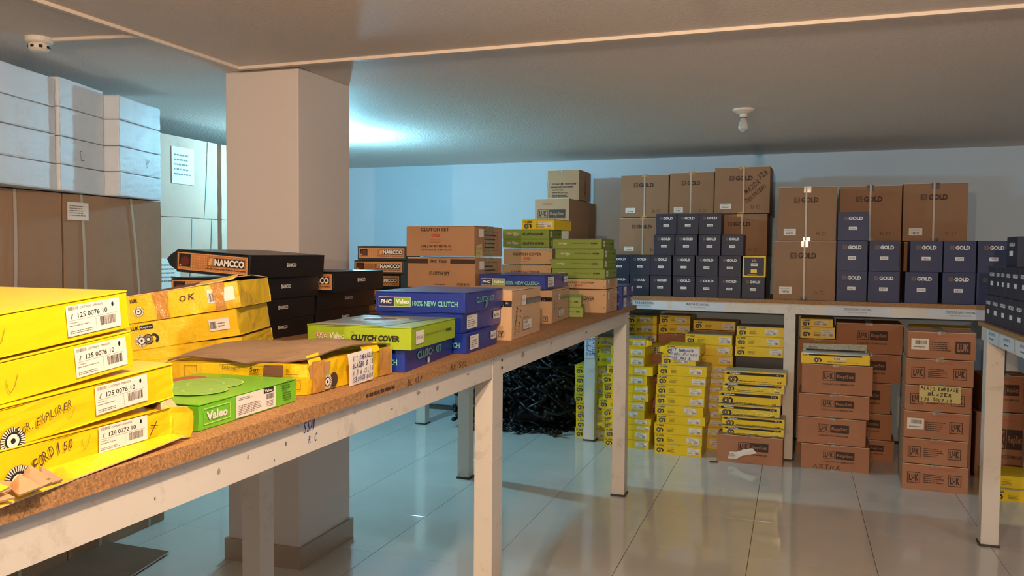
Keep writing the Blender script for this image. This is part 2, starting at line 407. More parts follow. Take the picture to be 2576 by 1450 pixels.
# ------------------------------------------------------------------ room shell
def struct(o):
    o['kind'] = 'structure'; return o
ZC = 2.347
YW = lambda x: 7.246 - 0.0276 * x
m = M(); m.box(-6.0, 5.2, -6.5, 7.6, -0.10, -0.0035, 'grout'); floor = struct(m.build('floor'))
TX, TY, TO = 0.588, 0.588, 0.05
tile = rbox_mesh(TX - 0.0028, TY - 0.0012, 0.0085, 'floor_tile', r=0.0004, seg=1, z0=-0.0085, name='tile')
nt_ = 0
for i in range(-10, 8):
    for j in range(0, 13):
        x = 0.109 + i * TX; y = TO + 0.294 + j * TY
        if y < 2.3 and not (-4.2 < x < 0.6 and y > 1.6): continue
        if x < -5.4 or x > 4.6 or y > YW(x) - 0.2: continue
        if x > 1.2 + 0.35 * y: continue
        link('tile', tile, floor, (x, y, 0)); nt_ += 1
print('tiles', nt_)
m = M(); m.box(-6.0, 5.2, -6.5, 7.6, ZC, ZC + 0.1, 'stucco'); struct(m.build('ceiling'))
m = M(); m.add([(-6.0, YW(-6), 0), (5.2, YW(5.2), 0), (5.2, YW(5.2), ZC), (-6.0, YW(-6), ZC), (-6.0, YW(-6) + 0.12, 0), (5.2, YW(5.2) + 0.12, 0), (5.2, YW(5.2) + 0.12, ZC), (-6.0, YW(-6) + 0.12, ZC)],
     [(0, 1, 2, 3), (7, 6, 5, 4), (0, 3, 7, 4), (1, 5, 6, 2), (3, 2, 6, 7), (0, 4, 5, 1)], 'wall_paint'); struct(m.build('wall_back'))
m = M(); m.box(-5.3, -5.15, -6.5, 7.36, 0, ZC, 'wall_paint'); struct(m.build('wall_left'))
m = M(); m.box(4.8, 4.95, -6.5, 7.1, 0, ZC, 'wall_paint'); struct(m.build('wall_right'))
m = M(); m.box(-5.15, 4.8, -6.5, -6.35, 0, ZC, 'wall_paint'); struct(m.build('wall_front'))
# pillar with its tiled skirting
pil = link('pillar', rbox_mesh(0.402, 0.46, ZC, 'column_paint', r=0.004, seg=2, name='pillar'), None, (-2.376, 3.494, 0)); struct(pil)
SK = 0.105
for nm, (x0, x1, y0, y1) in {'a': (-0.215, 0.215, -0.243, -0.2305), 'b': (0.2015, 0.215, -0.2300, 0.243), 'c': (-0.215, -0.2015, -0.2300, 0.243), 'd': (-0.2, 0.2, 0.2305, 0.243)}.items():
    mm = M(); mm.box(x0, x1, y0, y1, 0.0, SK, 'skirting_tile'); mm.build('skirting_tile', pil)
# surface raceways on the ceiling
def raceway(name, x0, x1, y0, y1):
    mm = M(); mm.box(x0, x1, y0, y1, ZC - 0.013, ZC, 'raceway'); return struct(mm.build(name))
t = raceway('trim_1', -2.44, 3.6, 3.178, 3.200); t.rotation_euler = (0, 0, 0)
raceway('trim_2', -2.455, -2.433, -1.5, 3.178)
m = M(); m.tube([(-2.455, 2.585, ZC - 0.006), (-2.83, 2.535, ZC - 0.006)], 0.008, 'raceway'); struct(m.build('trim_3'))
# ------------------------------------------------------------------ ceiling fittings
def lathe(prof, mname, n=20, mm=None, cx=0, cy=0):
    mm = mm or M(); vs = []
    for (r_, z) in prof: vs += [(cx + r_ * math.cos(2 * math.pi * k / n), cy + r_ * math.sin(2 * math.pi * k / n), z) for k in range(n)]
    fs = []
    for i in range(len(prof) - 1):
        for k in range(n): fs.append((i * n + k, i * n + (k + 1) % n, (i + 1) * n + (k + 1) % n, (i + 1) * n + k))
    fs.append(tuple(range(n))); fs.append(tuple((len(prof) - 1) * n + k for k in range(n))[::-1])
    mm.add(vs, fs, mname); return mm
def det():
    t = thing('smoke_detector', 'small white plastic smoke detector on the ceiling at upper left', 'detector', None, (-2.882, 2.513, ZC))
    lathe([(0.050, 0), (0.050, -0.018), (0.044, -0.024)], 'plastic_white').build('base', t)
    lathe([(0.036, -0.024), (0.040, -0.032), (0.040, -0.046), (0.030, -0.056), (0.012, -0.060)], 'plastic_white').build('sensor_cap', t)
    for k in range(8):
        a = 2 * math.pi * k / 8 + 0.2; mm = M(); mm.box(-0.007, 0.007, 0.0385, 0.0406, -0.045, -0.034, 'dark_slot'); mm.build('vent_slot', t, rot=(0, 0, a))
det()
glass_f = lambda nt, N, L, b: (b.inputs['Base Color'].__setattr__('default_value', (0.80, 0.81, 0.78, 1)), b.inputs['Roughness'].__setattr__('default_value', 0.08), b.inputs['Coat Weight'].__setattr__('default_value', 1.0), b.inputs['Transmission Weight'].__setattr__('default_value', 0.55))
special('bulb_glass', glass_f)
glow('bulb_warm', WARM_COL, WARM_E); glow('bulb_cool', COOL_COL, COOL_E); glow('bulb_fill_side', FILL_SIDE_COL, FILL_SIDE_E); glow('bulb_fill_back', WARM_COL, FILL_BACK_E)
def fixture(loc, label, gm, drop=0.0):
    t = thing('ceiling_bulb', label, 'light bulb', None, (loc[0], loc[1], ZC))
    lathe([(0.062, 0), (0.062, -0.010), (0.045, -0.020), (0.022, -0.030)], 'plastic_white').build('socket_plate', t)
    lathe([(0.021, -0.028), (0.021, -0.046 - drop)], 'plastic_white').build('socket', t)
    lathe([(0.018, -0.046 - drop), (0.018, -0.052 - drop)], 'foot').build('collar', t)
    z = -0.052 - drop
    lathe([(0.0165, z), (0.018, z - 0.012), (0.026, z - 0.030), (0.030, z - 0.048), (0.027, z - 0.064), (0.016, z - 0.076), (0.004, z - 0.080)], gm).build('bulb', t, smooth=True)
    return t
fixture((-0.300, 4.977), 'unlit clear light bulb in a white ceiling socket near the far wall', 'bulb_glass')
fixture(WARM_POS, 'lit warm light bulb on the ceiling right of the viewer, above the frame', 'bulb_warm', 0.06)
fixture(COOL_POS, 'lit cool white light bulb on the ceiling hidden behind the pillar', 'bulb_cool', 0.0)
fixture(FILL_BACK_POS, 'added warm fill bulb, unseen, far behind the viewer', 'bulb_fill_back', 0.42)  # added out of view to lift the warm ambient light
fixture(FILL_SIDE_POS, 'added white fill bulb, unseen, beyond the right edge of the view', 'bulb_fill_side', 0.06)  # added out of view to brighten the right side
# ------------------------------------------------------------------ tables and shelf
ZA0, ZA1, ZB = 1.073, 1.147, 1.175
def leg(t, x0, x1, y0, y1, weld=None):
    mm = M(); mm.box(x0, x1, y0, y1, 0.012, ZA1, 'metal_white'); o = mm.build('leg', t)
    m2 = M(); m2.box(x0 - 0.006, x1 + 0.006, y0 - 0.006, y1 + 0.006, 0, 0.012, 'foot'); m2.build('foot_plate', o)
    if weld:
        m3 = M(); m3.box(x0 - 0.0015, x1 + 0.0015, y0 - 0.0015, y1 + 0.0015, weld, weld + 0.006, 'metal_white'); m3.build('weld_seam', o)
    m4 = M(); 
    for dz in (0.02, 0.045): m4.box(x1 - 0.0005, x1 + 0.004, y1 - 0.018, y1 - 0.010, ZA1 - dz - 0.008, ZA1 - dz, 'foot')
    m4.build('rivet', o)
def rail(t, x0, x1, y0, y1, nm='rail'):
    mm = M(); mm.box(x0, x1, y0, y1, ZA0, ZA1, 'metal_white'); return mm.build(nm, t)
tb = thing('work_table', 'long white steel table with a raw chipboard top in the foreground', 'table')
mm = M(); mm.box(-2.10, -0.950, -1.4, 5.20, ZA1, ZB, 'chipboard'); mm.build('table_top', tb)
front = rail(tb, -0.995, -0.965, -1.35, 5.03); rail(tb, -2.09, -2.06, -1.35, 5.03); rail(tb, -2.06, -0.995, 5.00, 5.03); rail(tb, -2.06, -0.995, 2.62, 2.65)
leg(tb, -1.030, -0.964, 2.60, 2.70, 0.78); leg(tb, -1.042, -0.964, 4.94, 5.034); leg(tb, -1.030, -0.964, 0.20, 0.29)
leg(tb, -2.085, -2.005, 4.96, 5.04); leg(tb, -2.005, -1.925, 2.62, 2.71); leg(tb, -2.085, -2.005, 0.20, 0.29)
# old marks on the front rail (flat, x = -0.965 plane)
def rail_marks():
    p = P(); q = lambda Y, z: (Y, z)
    for (Y, z, s_, tx) in [(1.462, 1.118, 0.026, 'SSAI'), (1.48, 1.093, 0.018, 'R C')]:
        p.hand(tx, Y, z, s_ * 1.9, s_, 'blue_ink', seed=3, layer=1)
    for (Y, z, w_, h_) in [(1.44, 1.135, 0.004, 0.005), (1.52, 1.137, 0.004, 0.004), (1.398, 1.103, 0.004, 0.014), (1.19, 1.098, 0.012, 0.016), (1.275, 1.106, 0.007, 0.012), (1.36, 1.083, 0.003, 0.006), (1.04, 1.097, 0.003, 0.008),
                      (2.0, 1.11, 0.03, 0.012), (2.13, 1.10, 0.026, 0.02), (2.36, 1.112, 0.03, 0.01), (2.9, 1.10, 0.05, 0.03), (3.3, 1.11, 0.03, 0.02), (3.9, 1.1, 0.05, 0.02), (1.67, 1.12, 0.01, 0.006), (1.85, 1.095, 0.02, 0.008)]:
        r2 = random.Random(Y); pts = [(Y + w_ * (0.5 + 0.5 * math.cos(a) * r2.uniform(0.5, 1)), z + h_ * (0.5 + 0.5 * math.sin(a) * r2.uniform(0.5, 1))) for a in [k * 0.7 for k in range(9)]]
        p.quad(pts, 'metal_stain' if w_ > 0.006 else 'black_ink')
    p.hand('22', 2.585, 1.118, 0.028, 0.017, 'grey_ink', seed=5)
    for pp in clusters(p):
        me = bpy.data.meshes.new('paint_mark'); me.from_pydata([(-0.9645 + a[2] * 0.0002, a[0], a[1]) for a in pp.v], [], pp.f)
        for x in pp.mats: me.materials.append(MATS[x])
        me.polygons.foreach_set('material_index', pp.m); link('paint_mark', me, front)
    p = P(); p.hand('5x 5/2', 2.20, 1.152, 0.13, 0.016, 'brown_ink', seed=8); p.hand('EL (1)', 1.92, 1.151, 0.09, 0.016, 'brown_ink', seed=9); p.lines(1.70, 1.152, 0.2, 0.014, 1, 'brown_ink', 4, fill=0.6)
    for pp in clusters(p):
        me = bpy.data.meshes.new('pencil_mark'); me.from_pydata([(-0.9497 + a[2] * 0.0002, a[0], a[1]) for a in pp.v], [], pp.f)
        for x in pp.mats: me.materials.append(MATS[x])
        me.polygons.foreach_set('material_index', pp.m); link('pencil_mark', me, front)
rail_marks()
# back shelf (slightly askew), local frame: x along the shelf, y to the wall
BS = rad(-3.43); bx0, by0 = -0.0, 6.24
sh = thing('storage_shelf', 'white steel shelf with chipboard top along the far wall', 'shelf', None, (bx0, by0, 0), (0, 0, BS))
mm = M(); mm.box(-4.6, 2.9, -0.012, 0.86, ZA1, ZB, 'chipboard'); mm.build('shelf_top', sh)
fr_ = rail(sh, -4.6, 2.9, 0.0, 0.03); rail(sh, -4.6, 2.9, 0.80, 0.83)
for x in (-3.10, -1.573, -0.062, 1.46): leg(sh, x, x + (0.088 if x < -1 else 0.076), -0.001, 0.075)
for x in (-3.10, -1.573, -0.062, 1.46): leg(sh, x, x + 0.076, 0.76, 0.835)
def rail_label(xpos, w_, l1, l2, key):
    def f(p):
        p.rect(0, 0, w_, 0.066, 'paper_blue', 0); p.text(l1, w_ * 0.28, 0.040, w_ * 0.42, 0.0125, 'black_ink', 2, 0.01); p.rect(w_ * 0.28, 0.0365, w_ * 0.43, 0.0014, 'black_ink', 2)
        p.text(l2, w_ * 0.34, 0.018, w_ * 0.30, 0.009, 'grey_ink', 2)
    p = P(); f(p); me = bpy.data.meshes.new('paper_label')
    me.from_pydata([(xpos + a[0], -0.0015 - a[2] * 0.0003, ZA0 + 0.004 + a[1]) for a in p.v], [], p.f)
    for x in p.mats: me.materials.append(MATS[x])
    me.polygons.foreach_set('material_index', p.m); link('paper_label', me, fr_)
rail_label(-1.27, 0.36, '323 LH DEL', 'AMORTIG', 1); rail_label(-0.88, 0.40, 'MAZDA 323 RH DEL.', 'AMORTIGUADOR', 2)
rail_label(0.22, 0.42, 'TOYOTA RAV 4 LH DEL.', 'AMORTIGUADOR', 3); rail_label(0.86, 0.42, 'TOYOTA RAV 4 RH DEL', 'AMORTIGUADOR', 4)
# handwritten note taped to the shelf leg left of the yellow stacks
def leg_note():
    p = P(); p.rect(-0.002, 0, 0.084, 0.26, 'paper_blue', 0)
    for k, tx in enumerate(['EMBRAGUE', '2DA E.T.50', 'TIDAL 625305100']):
        p.hand(tx, 0.062 - k * 0.026, 0.25, 0.23, 0.021, 'blue_ink', 2, -90, 20 + k, 0.012)
    me = bpy.data.meshes.new('paper_note'); me.from_pydata([(a[0], -0.0022 - a[2] * 0.0003, a[1]) for a in p.v], [], p.f)
    for x in p.mats: me.materials.append(MATS[x])
    me.polygons.foreach_set('material_index', p.m)
    o = link('handwritten_note', me, None, (bx0 + math.cos(BS) * -1.570, by0 + math.sin(BS) * -1.570 - 0.002, 0.665), (0, 0, BS))
    tagit(o, 'handwritten paper note taped down a white shelf leg beside the black hose pile', 'note')
leg_note()
# right-hand table
rt = thing('side_table', 'white steel table with chipboard top entering from the right edge', 'table', None, (0.945, 4.93, 0), (0, 0, 0))
mm = M(); mm.box(-0.012, 1.2, -4.6, 0.0, ZA1 - 0.012, ZB - 0.02, 'chipboard'); mm.build('table_top', rt)
def rail2(x0, x1, y0, y1):
    mm = M(); mm.box(x0, x1, y0, y1, ZA0 - 0.012, ZA1 - 0.012, 'metal_white'); return mm.build('rail', rt)
r0 = rail2(0.0, 0.03, -4.6, -0.03); rail2(0.03, 1.18, -0.05, -0.02)
def leg2(x0, x1, y0, y1):
    mm = M(); mm.box(x0, x1, y0, y1, 0.012, ZA1 - 0.012, 'metal_white'); o = mm.build('leg', rt)
    m2 = M(); m2.box(x0 - 0.006, x1 + 0.006, y0 - 0.006, y1 + 0.006, 0, 0.012, 'foot'); m2.build('foot_plate', o)
leg2(-0.003, 0.078, -0.185, -0.105); leg2(1.1, 1.178, -0.185, -0.105); leg2(-0.003, 0.078, -2.5, -2.42)
for k, Y in enumerate((-0.42, -0.72, -1.02)):
    p = P(); p.rect(0, 0, 0.27, 0.062, 'paper_blue', 0); p.text('AMORTIG', 0.07, 0.036, 0.13, 0.014, 'grey_ink', 2); p.lines(0.08, 0.01, 0.12, 0.016, 1, 'grey_ink', 3 + k)
    me = bpy.data.meshes.new('paper_label'); me.from_pydata([(-0.0014 - a[2] * 0.0003, Y + 0.27 - a[0], ZA0 - 0.006 + a[1]) for a in p.v], [], p.f)
    for x in p.mats: me.materials.append(MATS[x])
    me.polygons.foreach_set('material_index', p.m); link('paper_label', me, r0)
# ------------------------------------------------------------------ box kinds
def clutch_disc(p, u, v, r, n=24):
    p.disc(u, v, r, r, 'black_ink', 1, 18); p.ring(u, v, r * 0.98, r * 0.98, 0.35, 'paper', 2, n)
    for k in range(n):
        a = 2 * math.pi * k / n; p.stroke([(u + r * 0.62 * math.cos(a), v + r * 0.62 * math.sin(a)), (u + r * 0.98 * math.cos(a), v + r * 0.98 * math.sin(a))], r * 0.07, 'black_ink', 3)
    p.disc(u, v, r * 0.5, r * 0.5, 'paper', 3, 14); p.disc(u, v, r * 0.2, r * 0.2, 'black_ink', 4, 10)
def small_disc(p, u, v, r):
    p.disc(u + r * 1.1, v, r * 0.95, r * 0.95, 'black_ink', 1, 14, -70, 110); p.disc(u + r * 1.0, v, r * 0.5, r * 0.5, 'yellow', 2, 12)
    p.disc(u, v, r, r, 'black_ink', 2, 16); p.ring(u, v, r * 0.8, r * 0.8, 0.4, 'grey_ink', 3, 14); p.disc(u, v, r * 0.28, r * 0.28, 'paper', 4, 10)
def luk_logo(p, u, v, w, h, ink='brown_ink', bg=None):
    if bg: p.rect(u, v, w, h, bg, 1)
    p.frame(u, v, w, h, h * 0.06, ink, 2)
    p.text('L', u + w * 0.13, v + h * 0.2, w * 0.24, h * 0.62, ink, 3, 0.05); p.text('U', u + w * 0.34, v + h * 0.38, w * 0.22, h * 0.44, ink, 3, 0.05); p.text('K', u + w * 0.60, v + h * 0.2, w * 0.28, h * 0.62, ink, 3, 0.05)
def gold_logo(p, u, v, w, h, ink, emb):
    p.rect(u, v, h, h, emb, 1); p.stroke([(u + h * 0.2, v + h * 0.75), (u + h * 0.8, v + h * 0.75), (u + h * 0.3, v + h * 0.45), (u + h * 0.8, v + h * 0.2)], h * 0.08, 'navy' if ink == 'white_ink' else 'kraft', 2)
    p.text('GOLD', u + h * 1.25, v, w - h * 1.25, h, ink, 2, 0.045)
def recycle(p, u, v, s_, ink='emblem_brown'):
    for k in range(3):
        a = 90 + k * 120; p.ring(u + s_ / 2, v + s_ / 2, s_ * 0.5, s_ * 0.5, 0.3, ink, 2, 6, a, a + 85)
    p.rect(u - s_ * 1.3, v, s_ * 0.12, s_, ink, 2); p.ring(u - s_ * 0.9, v + s_ * 0.4, s_ * 0.35, s_ * 0.35, 0.35, ink, 2, 10, -120, 160)
def body(t, w, d, h, mname, lid=True, seg=3, dent=0.0006, seed=0, lidmat=None, over=0.0012, warp=0.0, r=0.0018):
    hb = h - (0.0032 if lid else 0)
    o = link('body', rbox_mesh(w - (0.002 if lid else 0), d - (0.002 if lid else 0), hb, mname, r, seg, dent, seed), t)
    if lid:
        # telescoping / tuck-in lid: thin panel with a short lip, standing slightly proud
        link('lid', rbox_mesh(w, d, 0.003, lidmat or mname, 0.0010, 3, 0, seed, z0=hb + 0.0002, warp=warp, name='lid'), t)
    return o
def carton(t, w, d, h, mname, seed=0, tape='tape', front_tape=0.05, seam=True, strap=False, seg=4, dent=0.0008, skew=None):
    zz = h - 0.0075
    link('body', rbox_mesh(w, d, zz, mname, 0.003, seg, dent, seed, skew=skew), t)
    rr = random.Random(seed); g = 0.0015
    for sgn in (-1, 1):
        mm = M(); y0, y1 = (-d / 2, -g) if sgn < 0 else (g, d / 2)
        lift = rr.uniform(0.0002, 0.0022); za, zb = (0.0033, 0.0033 + lift) if sgn < 0 else (0.0033 + lift, 0.0033)
        mm.sheet([[(-w / 2, y0, zz + za), (w / 2, y0, zz + za)], [(-w / 2, y1, zz + zb), (w / 2, y1, zz + zb)]], 0.003, mname, 'kraft_edge'); mm.build('flap', t)
    if tape:
        mm = M(); tw = 0.024
        mm.box(-tw, tw, -d / 2 - 0.0006, d / 2 + 0.0006, h - 0.0016, h - 0.0010, tape)
        for (ya, yb) in ((-d / 2 - 0.0008, -d / 2 - 0.0002), (d / 2 + 0.0002, d / 2 + 0.0008)): mm.box(-tw, tw, ya, yb, h - front_tape, h - 0.001, tape)
        mm.box(-tw, tw, -d / 2 - 0.0008, -d / 2 - 0.0002, 0.001, front_tape * 0.55, tape)
        mm.build('tape', t)
def luk_front(p, w, h, var):
    p.text('LUK', 0.014, h - 0.019, 0.017, 0.009, 'black_ink', 2, 0.04); p.rect(0.036, h - 0.020, 0.035, 0.011, 'black_ink', 1); p.text('RepSet', 0.039, h - 0.0175, 0.029, 0.006, 'white_ink', 2, 0.02)
    small_disc(p, 0.034, h * 0.36, min(0.017, h * 0.26))
    p.text(['Kit de embrague', 'Embreagem'][var % 2], 0.095, h * 0.64, 0.05, 0.0035, 'black_ink', 2); p.lines(0.095, h * 0.2, 0.055, h * 0.36, 3, 'faint_ink', var)
    lw = 0.092; lx = w - lw - [0.012, 0.022, 0.008, 0.034, 0.05][var % 5]; p.rect(lx, h * 0.2, lw, h * 0.58, 'paper', 1)
    p.text(['625 3041 00', '623 3059 00', '620 3112 00', '624 3151 09', '622 2187 00'][var % 5], lx + 0.02, h * 0.48, 0.045, h * 0.11, 'black_ink', 2); p.bars(lx + 0.056, h * 0.24, 0.028, h * 0.2, n=12, seed=var); p.lines(lx + 0.006, h * 0.24, 0.04, h * 0.16, 2, 'grey_ink', var); p.lines(lx + 0.012, h * 0.67, 0.05, h * 0.07, 1, 'grey_ink', var)
def K_ly(t, w, d, h, i, row):
    body(t, w, d, h, 'yellow', True, 3, 0.0009, i, 'yellow' if i % 4 else 'silver_ink')
    put('printed_front', 'front', (w, d, h), 'ly%d' % (i % 5), lambda p: luk_front(p, w, h, i % 5), t, 0.0006)
    if row in ('flapL', 'flapR'): flap_part(t, w, d, h, row[-1])
def flap_part(t, w, d, h, side, mname='yellow', L=0.045):
    sg = 1 if side == 'R' else -1; pts = []
    for i in range(5):
        a = i / 4; pts.append([(sg * (w / 2 + L * math.sqrt(max(0.02, 1 - (2 * a - 1) ** 4)) * b / 3), -d / 2 + 0.002 + 0.012 * (b / 3) ** 2, 0.003 + (h - 0.008) * a) for b in range(4)])
    mm = M(); mm.sheet(pts, 0.0018, mname, 'kraft_edge'); mm.build('side_flap', t)
def K_ys(t, w, d, h, i, row):
    mt = 'yellow_film' if i % 2 else 'yellow'
    body(t, w, d, h, mt, True, 3, 0.001, i, 'silver_ink')
    def f(p):
        p.rect(0.02, h * 0.66, w - 0.04, h * 0.2, 'black_ink', 1); p.text('LUK', 0.006, h * 0.68, 0.02, h * 0.16, 'black_ink', 2, 0.04); p.text('RepSet', 0.04, h * 0.68, 0.07, h * 0.16, 'white_ink', 2, 0.03); p.text('Pro', w - 0.065, h * 0.70, 0.03, h * 0.12, 'white_ink', 2)
        small_disc(p, 0.05, h * 0.30, h * 0.26); p.lines(0.10, h * 0.12, w * 0.5, h * 0.1, 1, 'brown_ink', i); p.text('LUK', w - 0.06, h * 0.1, 0.03, h * 0.14, 'black_ink', 2, 0.04)
    put('printed_front', 'front', (w, d, h), 'ys%d' % i, f, t, 0.0008)
    if row == 'shrink':
        mm = M(); mm.box(-w / 2 - 0.0015, w / 2 + 0.0015, -d / 2 - 0.002, -d / 2 - 0.0015, h * 0.05, h * 0.12, 'film'); mm.build('film_strip', t)
def K_ytray(t, w, d, h, i, row):
    """open yellow display tray with pale inner rim"""
    hb = h * 0.50
    body(t, w, d, hb, 'yellow', False, 3, 0.0006, i)
    def f(p):
        p.rect(0.05, hb * 0.78, w - 0.1, hb * 0.14, 'black_ink', 1); p.text('LUK', 0.014, hb * 0.76, 0.03, hb * 0.17, 'black_ink', 2, 0.04); small_disc(p, 0.10, hb * 0.34, hb * 0.24); p.rect(w * 0.46, hb * 0.42, 0.09, hb * 0.22, 'paper', 1); p.bars(w * 0.47, hb * 0.45, 0.05, hb * 0.16, n=10, seed=3); p.lines(0.17, hb * 0.16, w - 0.24, hb * 0.1, 1, 'brown_ink', 2)
    put('printed_front', 'front', (w, d, hb), 'ytray', f, t)
    mm = M(); mm.sheet([[(-w / 2 + 0.004, -d / 2 + 0.004, hb + 0.001), (w / 2 - 0.004, -d / 2 + 0.004, hb + 0.001)], [(-w / 2 + 0.012, -d / 2 + 0.10, hb + 0.012), (w / 2 - 0.012, -d / 2 + 0.10, hb + 0.014)]], 0.003, 'white_foam'); mm.build('tuck_flap', t)
    mm = M(); mm.sheet([[(-w / 2 + 0.01, -d / 2 + 0.055, hb + 0.014), (w / 2 - 0.02, -d / 2 + 0.055, hb + 0.014)], [(-w / 2 + 0.01, -d / 2 + 0.08, h - 0.01), (w / 2 - 0.02, -d / 2 + 0.08, h - 0.004)]], 0.003, 'silver_ink'); mm.build('raised_lid', t)
    p = P(); p.rect(0.02, 0.0, w - 0.06, 0.010, 'black_ink', 0); p.text('TARRAFAC', 0.03, 0.016, 0.07, 0.010, 'black_ink', 1)
    me = bpy.data.meshes.new('lid_print'); me.from_pydata([(-w / 2 + 0.01 + a[0], -d / 2 + 0.0535 + a[1] * 0.4, hb + 0.0155 + a[1] + a[2] * 0.0002) for a in p.v], [], p.f)
    for x in p.mats: me.materials.append(MATS[x])
    me.polygons.foreach_set('material_index', p.m); link('lid_print', me, t)
def K_lc(t, w, d, h, i, row):
    if row == 'dark':  # hidden supports, coloured black to stand in for deep shade
        body(t, w, d, h, 'black_box', True, 2, 0.0006, i); return
    carton(t, w, d, h, 'kraft' if row == 'tower' else 'kraft_red', i, None if row == 'tower' else 'tape', 0.02)
    def f(p):
        cx = w * (0.30 if i % 2 else 0.33); v = h * 0.45; lw = w * 0.17; lh = h * 0.30
        if row == 'tower': cx = w * 0.09; v = h * 0.60; lw = w * 0.30; lh = h * 0.17
        luk_logo(p, cx, v, lw, lh); p.rect(cx + lw * 1.08, v, lw * 1.6, lh, 'brown_ink', 1); p.text('RepSet', cx + lw * 1.2, v + lh * 0.2, lw * 1.35, lh * 0.5, 'kraft_red', 3, 0.02)
        if row == 'astra': p.hand('ASTRA', w * 0.18, h * 0.06, w * 0.42, h * 0.16, 'brown_ink', 3, -2, 9)
        p.text('CONJUNTO DE EMBREAGEM', cx, v - h * 0.16, lw * 2.6, h * 0.07, 'brown_ink', 2, 0.02); p.lines(w * 0.25, h * 0.84, w * 0.4, h * 0.09, 1, 'red_faint', i)
    put('printed_logo', 'front', (w, d, h), 'lc%d%s' % (i % 2, row), f, t, 0.001)
def K_lc2(t, w, d, h, i, row):
    carton(t, w, d, h, 'kraft_red', i, 'tape', 0.02)
    st = row
    def f(p):
        lw = w * 0.2; lh = h * 0.42
        if st not in ('sticker', 'top'): luk_logo(p, w * 0.08, h * 0.25, lw, lh)
        luk_logo(p, w * 0.70, h * 0.25, lw, lh) if st != 'top' else (p.rect(w * 0.70, h * 0.22, lw * 1.1, lh * 1.05, 'brown_ink', 1), p.text('LUK', w * 0.73, h * 0.3, lw * 0.85, lh * 0.7, 'kraft_red', 2, 0.04))
        p.lines(w * 0.33, h * 0.28, w * 0.31, h * 0.36, 5, 'red_ink' if 0 else 'brown_ink', i, fill=0.4); p.lines(w * 0.42, h * 0.80, w * 0.42, h * 0.1, 1, 'red_faint', i, fill=0.8)
    put('printed_logo', 'front', (w, d, h), 'lc2%s%d' % (st, i % 3), f, t, 0.001)
    if st in ('sticker', 'top'):
        def g(p): p.rect(w * 0.05, h * 0.32, w * 0.26, h * 0.40, 'paper', 0); p.bars(w * 0.11, h * 0.52, w * 0.17, h * 0.14, n=22, seed=i); p.lines(w * 0.08, h * 0.38, w * 0.2, h * 0.07, 1, 'grey_ink', i)
        put('paper_label', 'front', (w, d, h), 'st%d' % i, g, t, 0.0016)
def K_navy(t, w, d, h, i, row):
    mt = 'navy_blue' if row == 'blue' else 'navy'
    body(t, w, d, h, mt, False, 3, 0.0006, i % 6)
    for sg, nm in ((-1, 'lid_flap'),):
        link('lid_flap', rbox_mesh(w - 0.003, d - 0.003, 0.0016, mt, 0.0006, 1, 0, 0, z0=h - 0.0015, name='lid_flap'), t)
    def f(p):
        gw = w * 0.62; gh = h * 0.125; gold_logo(p, w * 0.19, h * 0.72, gw, gh, 'white_ink', 'emblem')
    num = row2num(i, row)
    def g(p):
        p.rect(w * 0.36, h * 0.37, w * 0.27, h * 0.115, 'white_ink', 0); p.text(num, w * 0.40, h * 0.40, w * 0.19, h * 0.055, 'black_ink', 1, 0.01)
    put('printed_logo', 'front', (w, d, h), 'gn', f, t, 0.0007)
    put('paper_label', 'front', (w, d, h), 'gs' + num, g, t, 0.0012)
def row2num(i, row): return '334722' if row == 'blue' else '633048'
def K_gc(t, w, d, h, i, row):
    carton(t, w, d, h, 'kraft_brown', i, 'tape_black' if row in ('r', 'rt') else 'tape_brown', 0.045 if row in ('r', 'rt') else 0.02, strap=True)
    v = h * (0.78 if row != 'r' else 0.72)
    def f(p):
        gold_logo(p, w * 0.27, h * 0.70, w * 0.42, h * 0.10, 'brown_ink', 'emblem_brown'); recycle(p, w * 0.76, h * 0.10, w * 0.07)
    put('printed_logo', 'front', (w, d, h), 'gc', f, t, 0.0011)
    if row == 'mazda':
        put('handwriting', 'front', (w, d, h), 'mz', lambda p: (p.hand('MAZDA', w * 0.58, h * 0.40, w * 0.34, h * 0.12, 'brown_ink', 2, 38, 3, 0.01), p.hand('323', w * 0.82, h * 0.70, w * 0.2, h * 0.11, 'brown_ink', 2, 38, 5, 0.01), p.hand('DELANTERO', w * 0.60, h * 0.22, w * 0.46, h * 0.09, 'brown_ink', 2, 40, 6, 0.01)), t, 0.0018)
    def g(p):
        x = w * 0.10; p.rect(x, h * 0.10, w * 0.21, h * 0.12, 'paper', 0); p.text('GUARDIANPLV', x + w * 0.02, h * 0.18, w * 0.16, h * 0.025, 'grey_ink', 1); p.text('334722' if row in ('r', 'rt') else '633048', x + w * 0.04, h * 0.12, w * 0.12, h * 0.035, 'black_ink', 1, 0.02)
    put('paper_label', 'front', (w, d, h), 'gl' + row, g, t, 0.0016)
    mm = M(); x = w * (0.0 + [0.0, -0.02, 0.03][i % 3]); mm.box(x - 0.006, x + 0.006, -d / 2 - 0.0026, -d / 2 - 0.0019, 0.004, h - 0.0005, 'strap'); mm.box(x - 0.006, x + 0.006, -d / 2 - 0.002, d / 2, h - 0.0009, h - 0.0004, 'strap'); mm.build('strap', t)
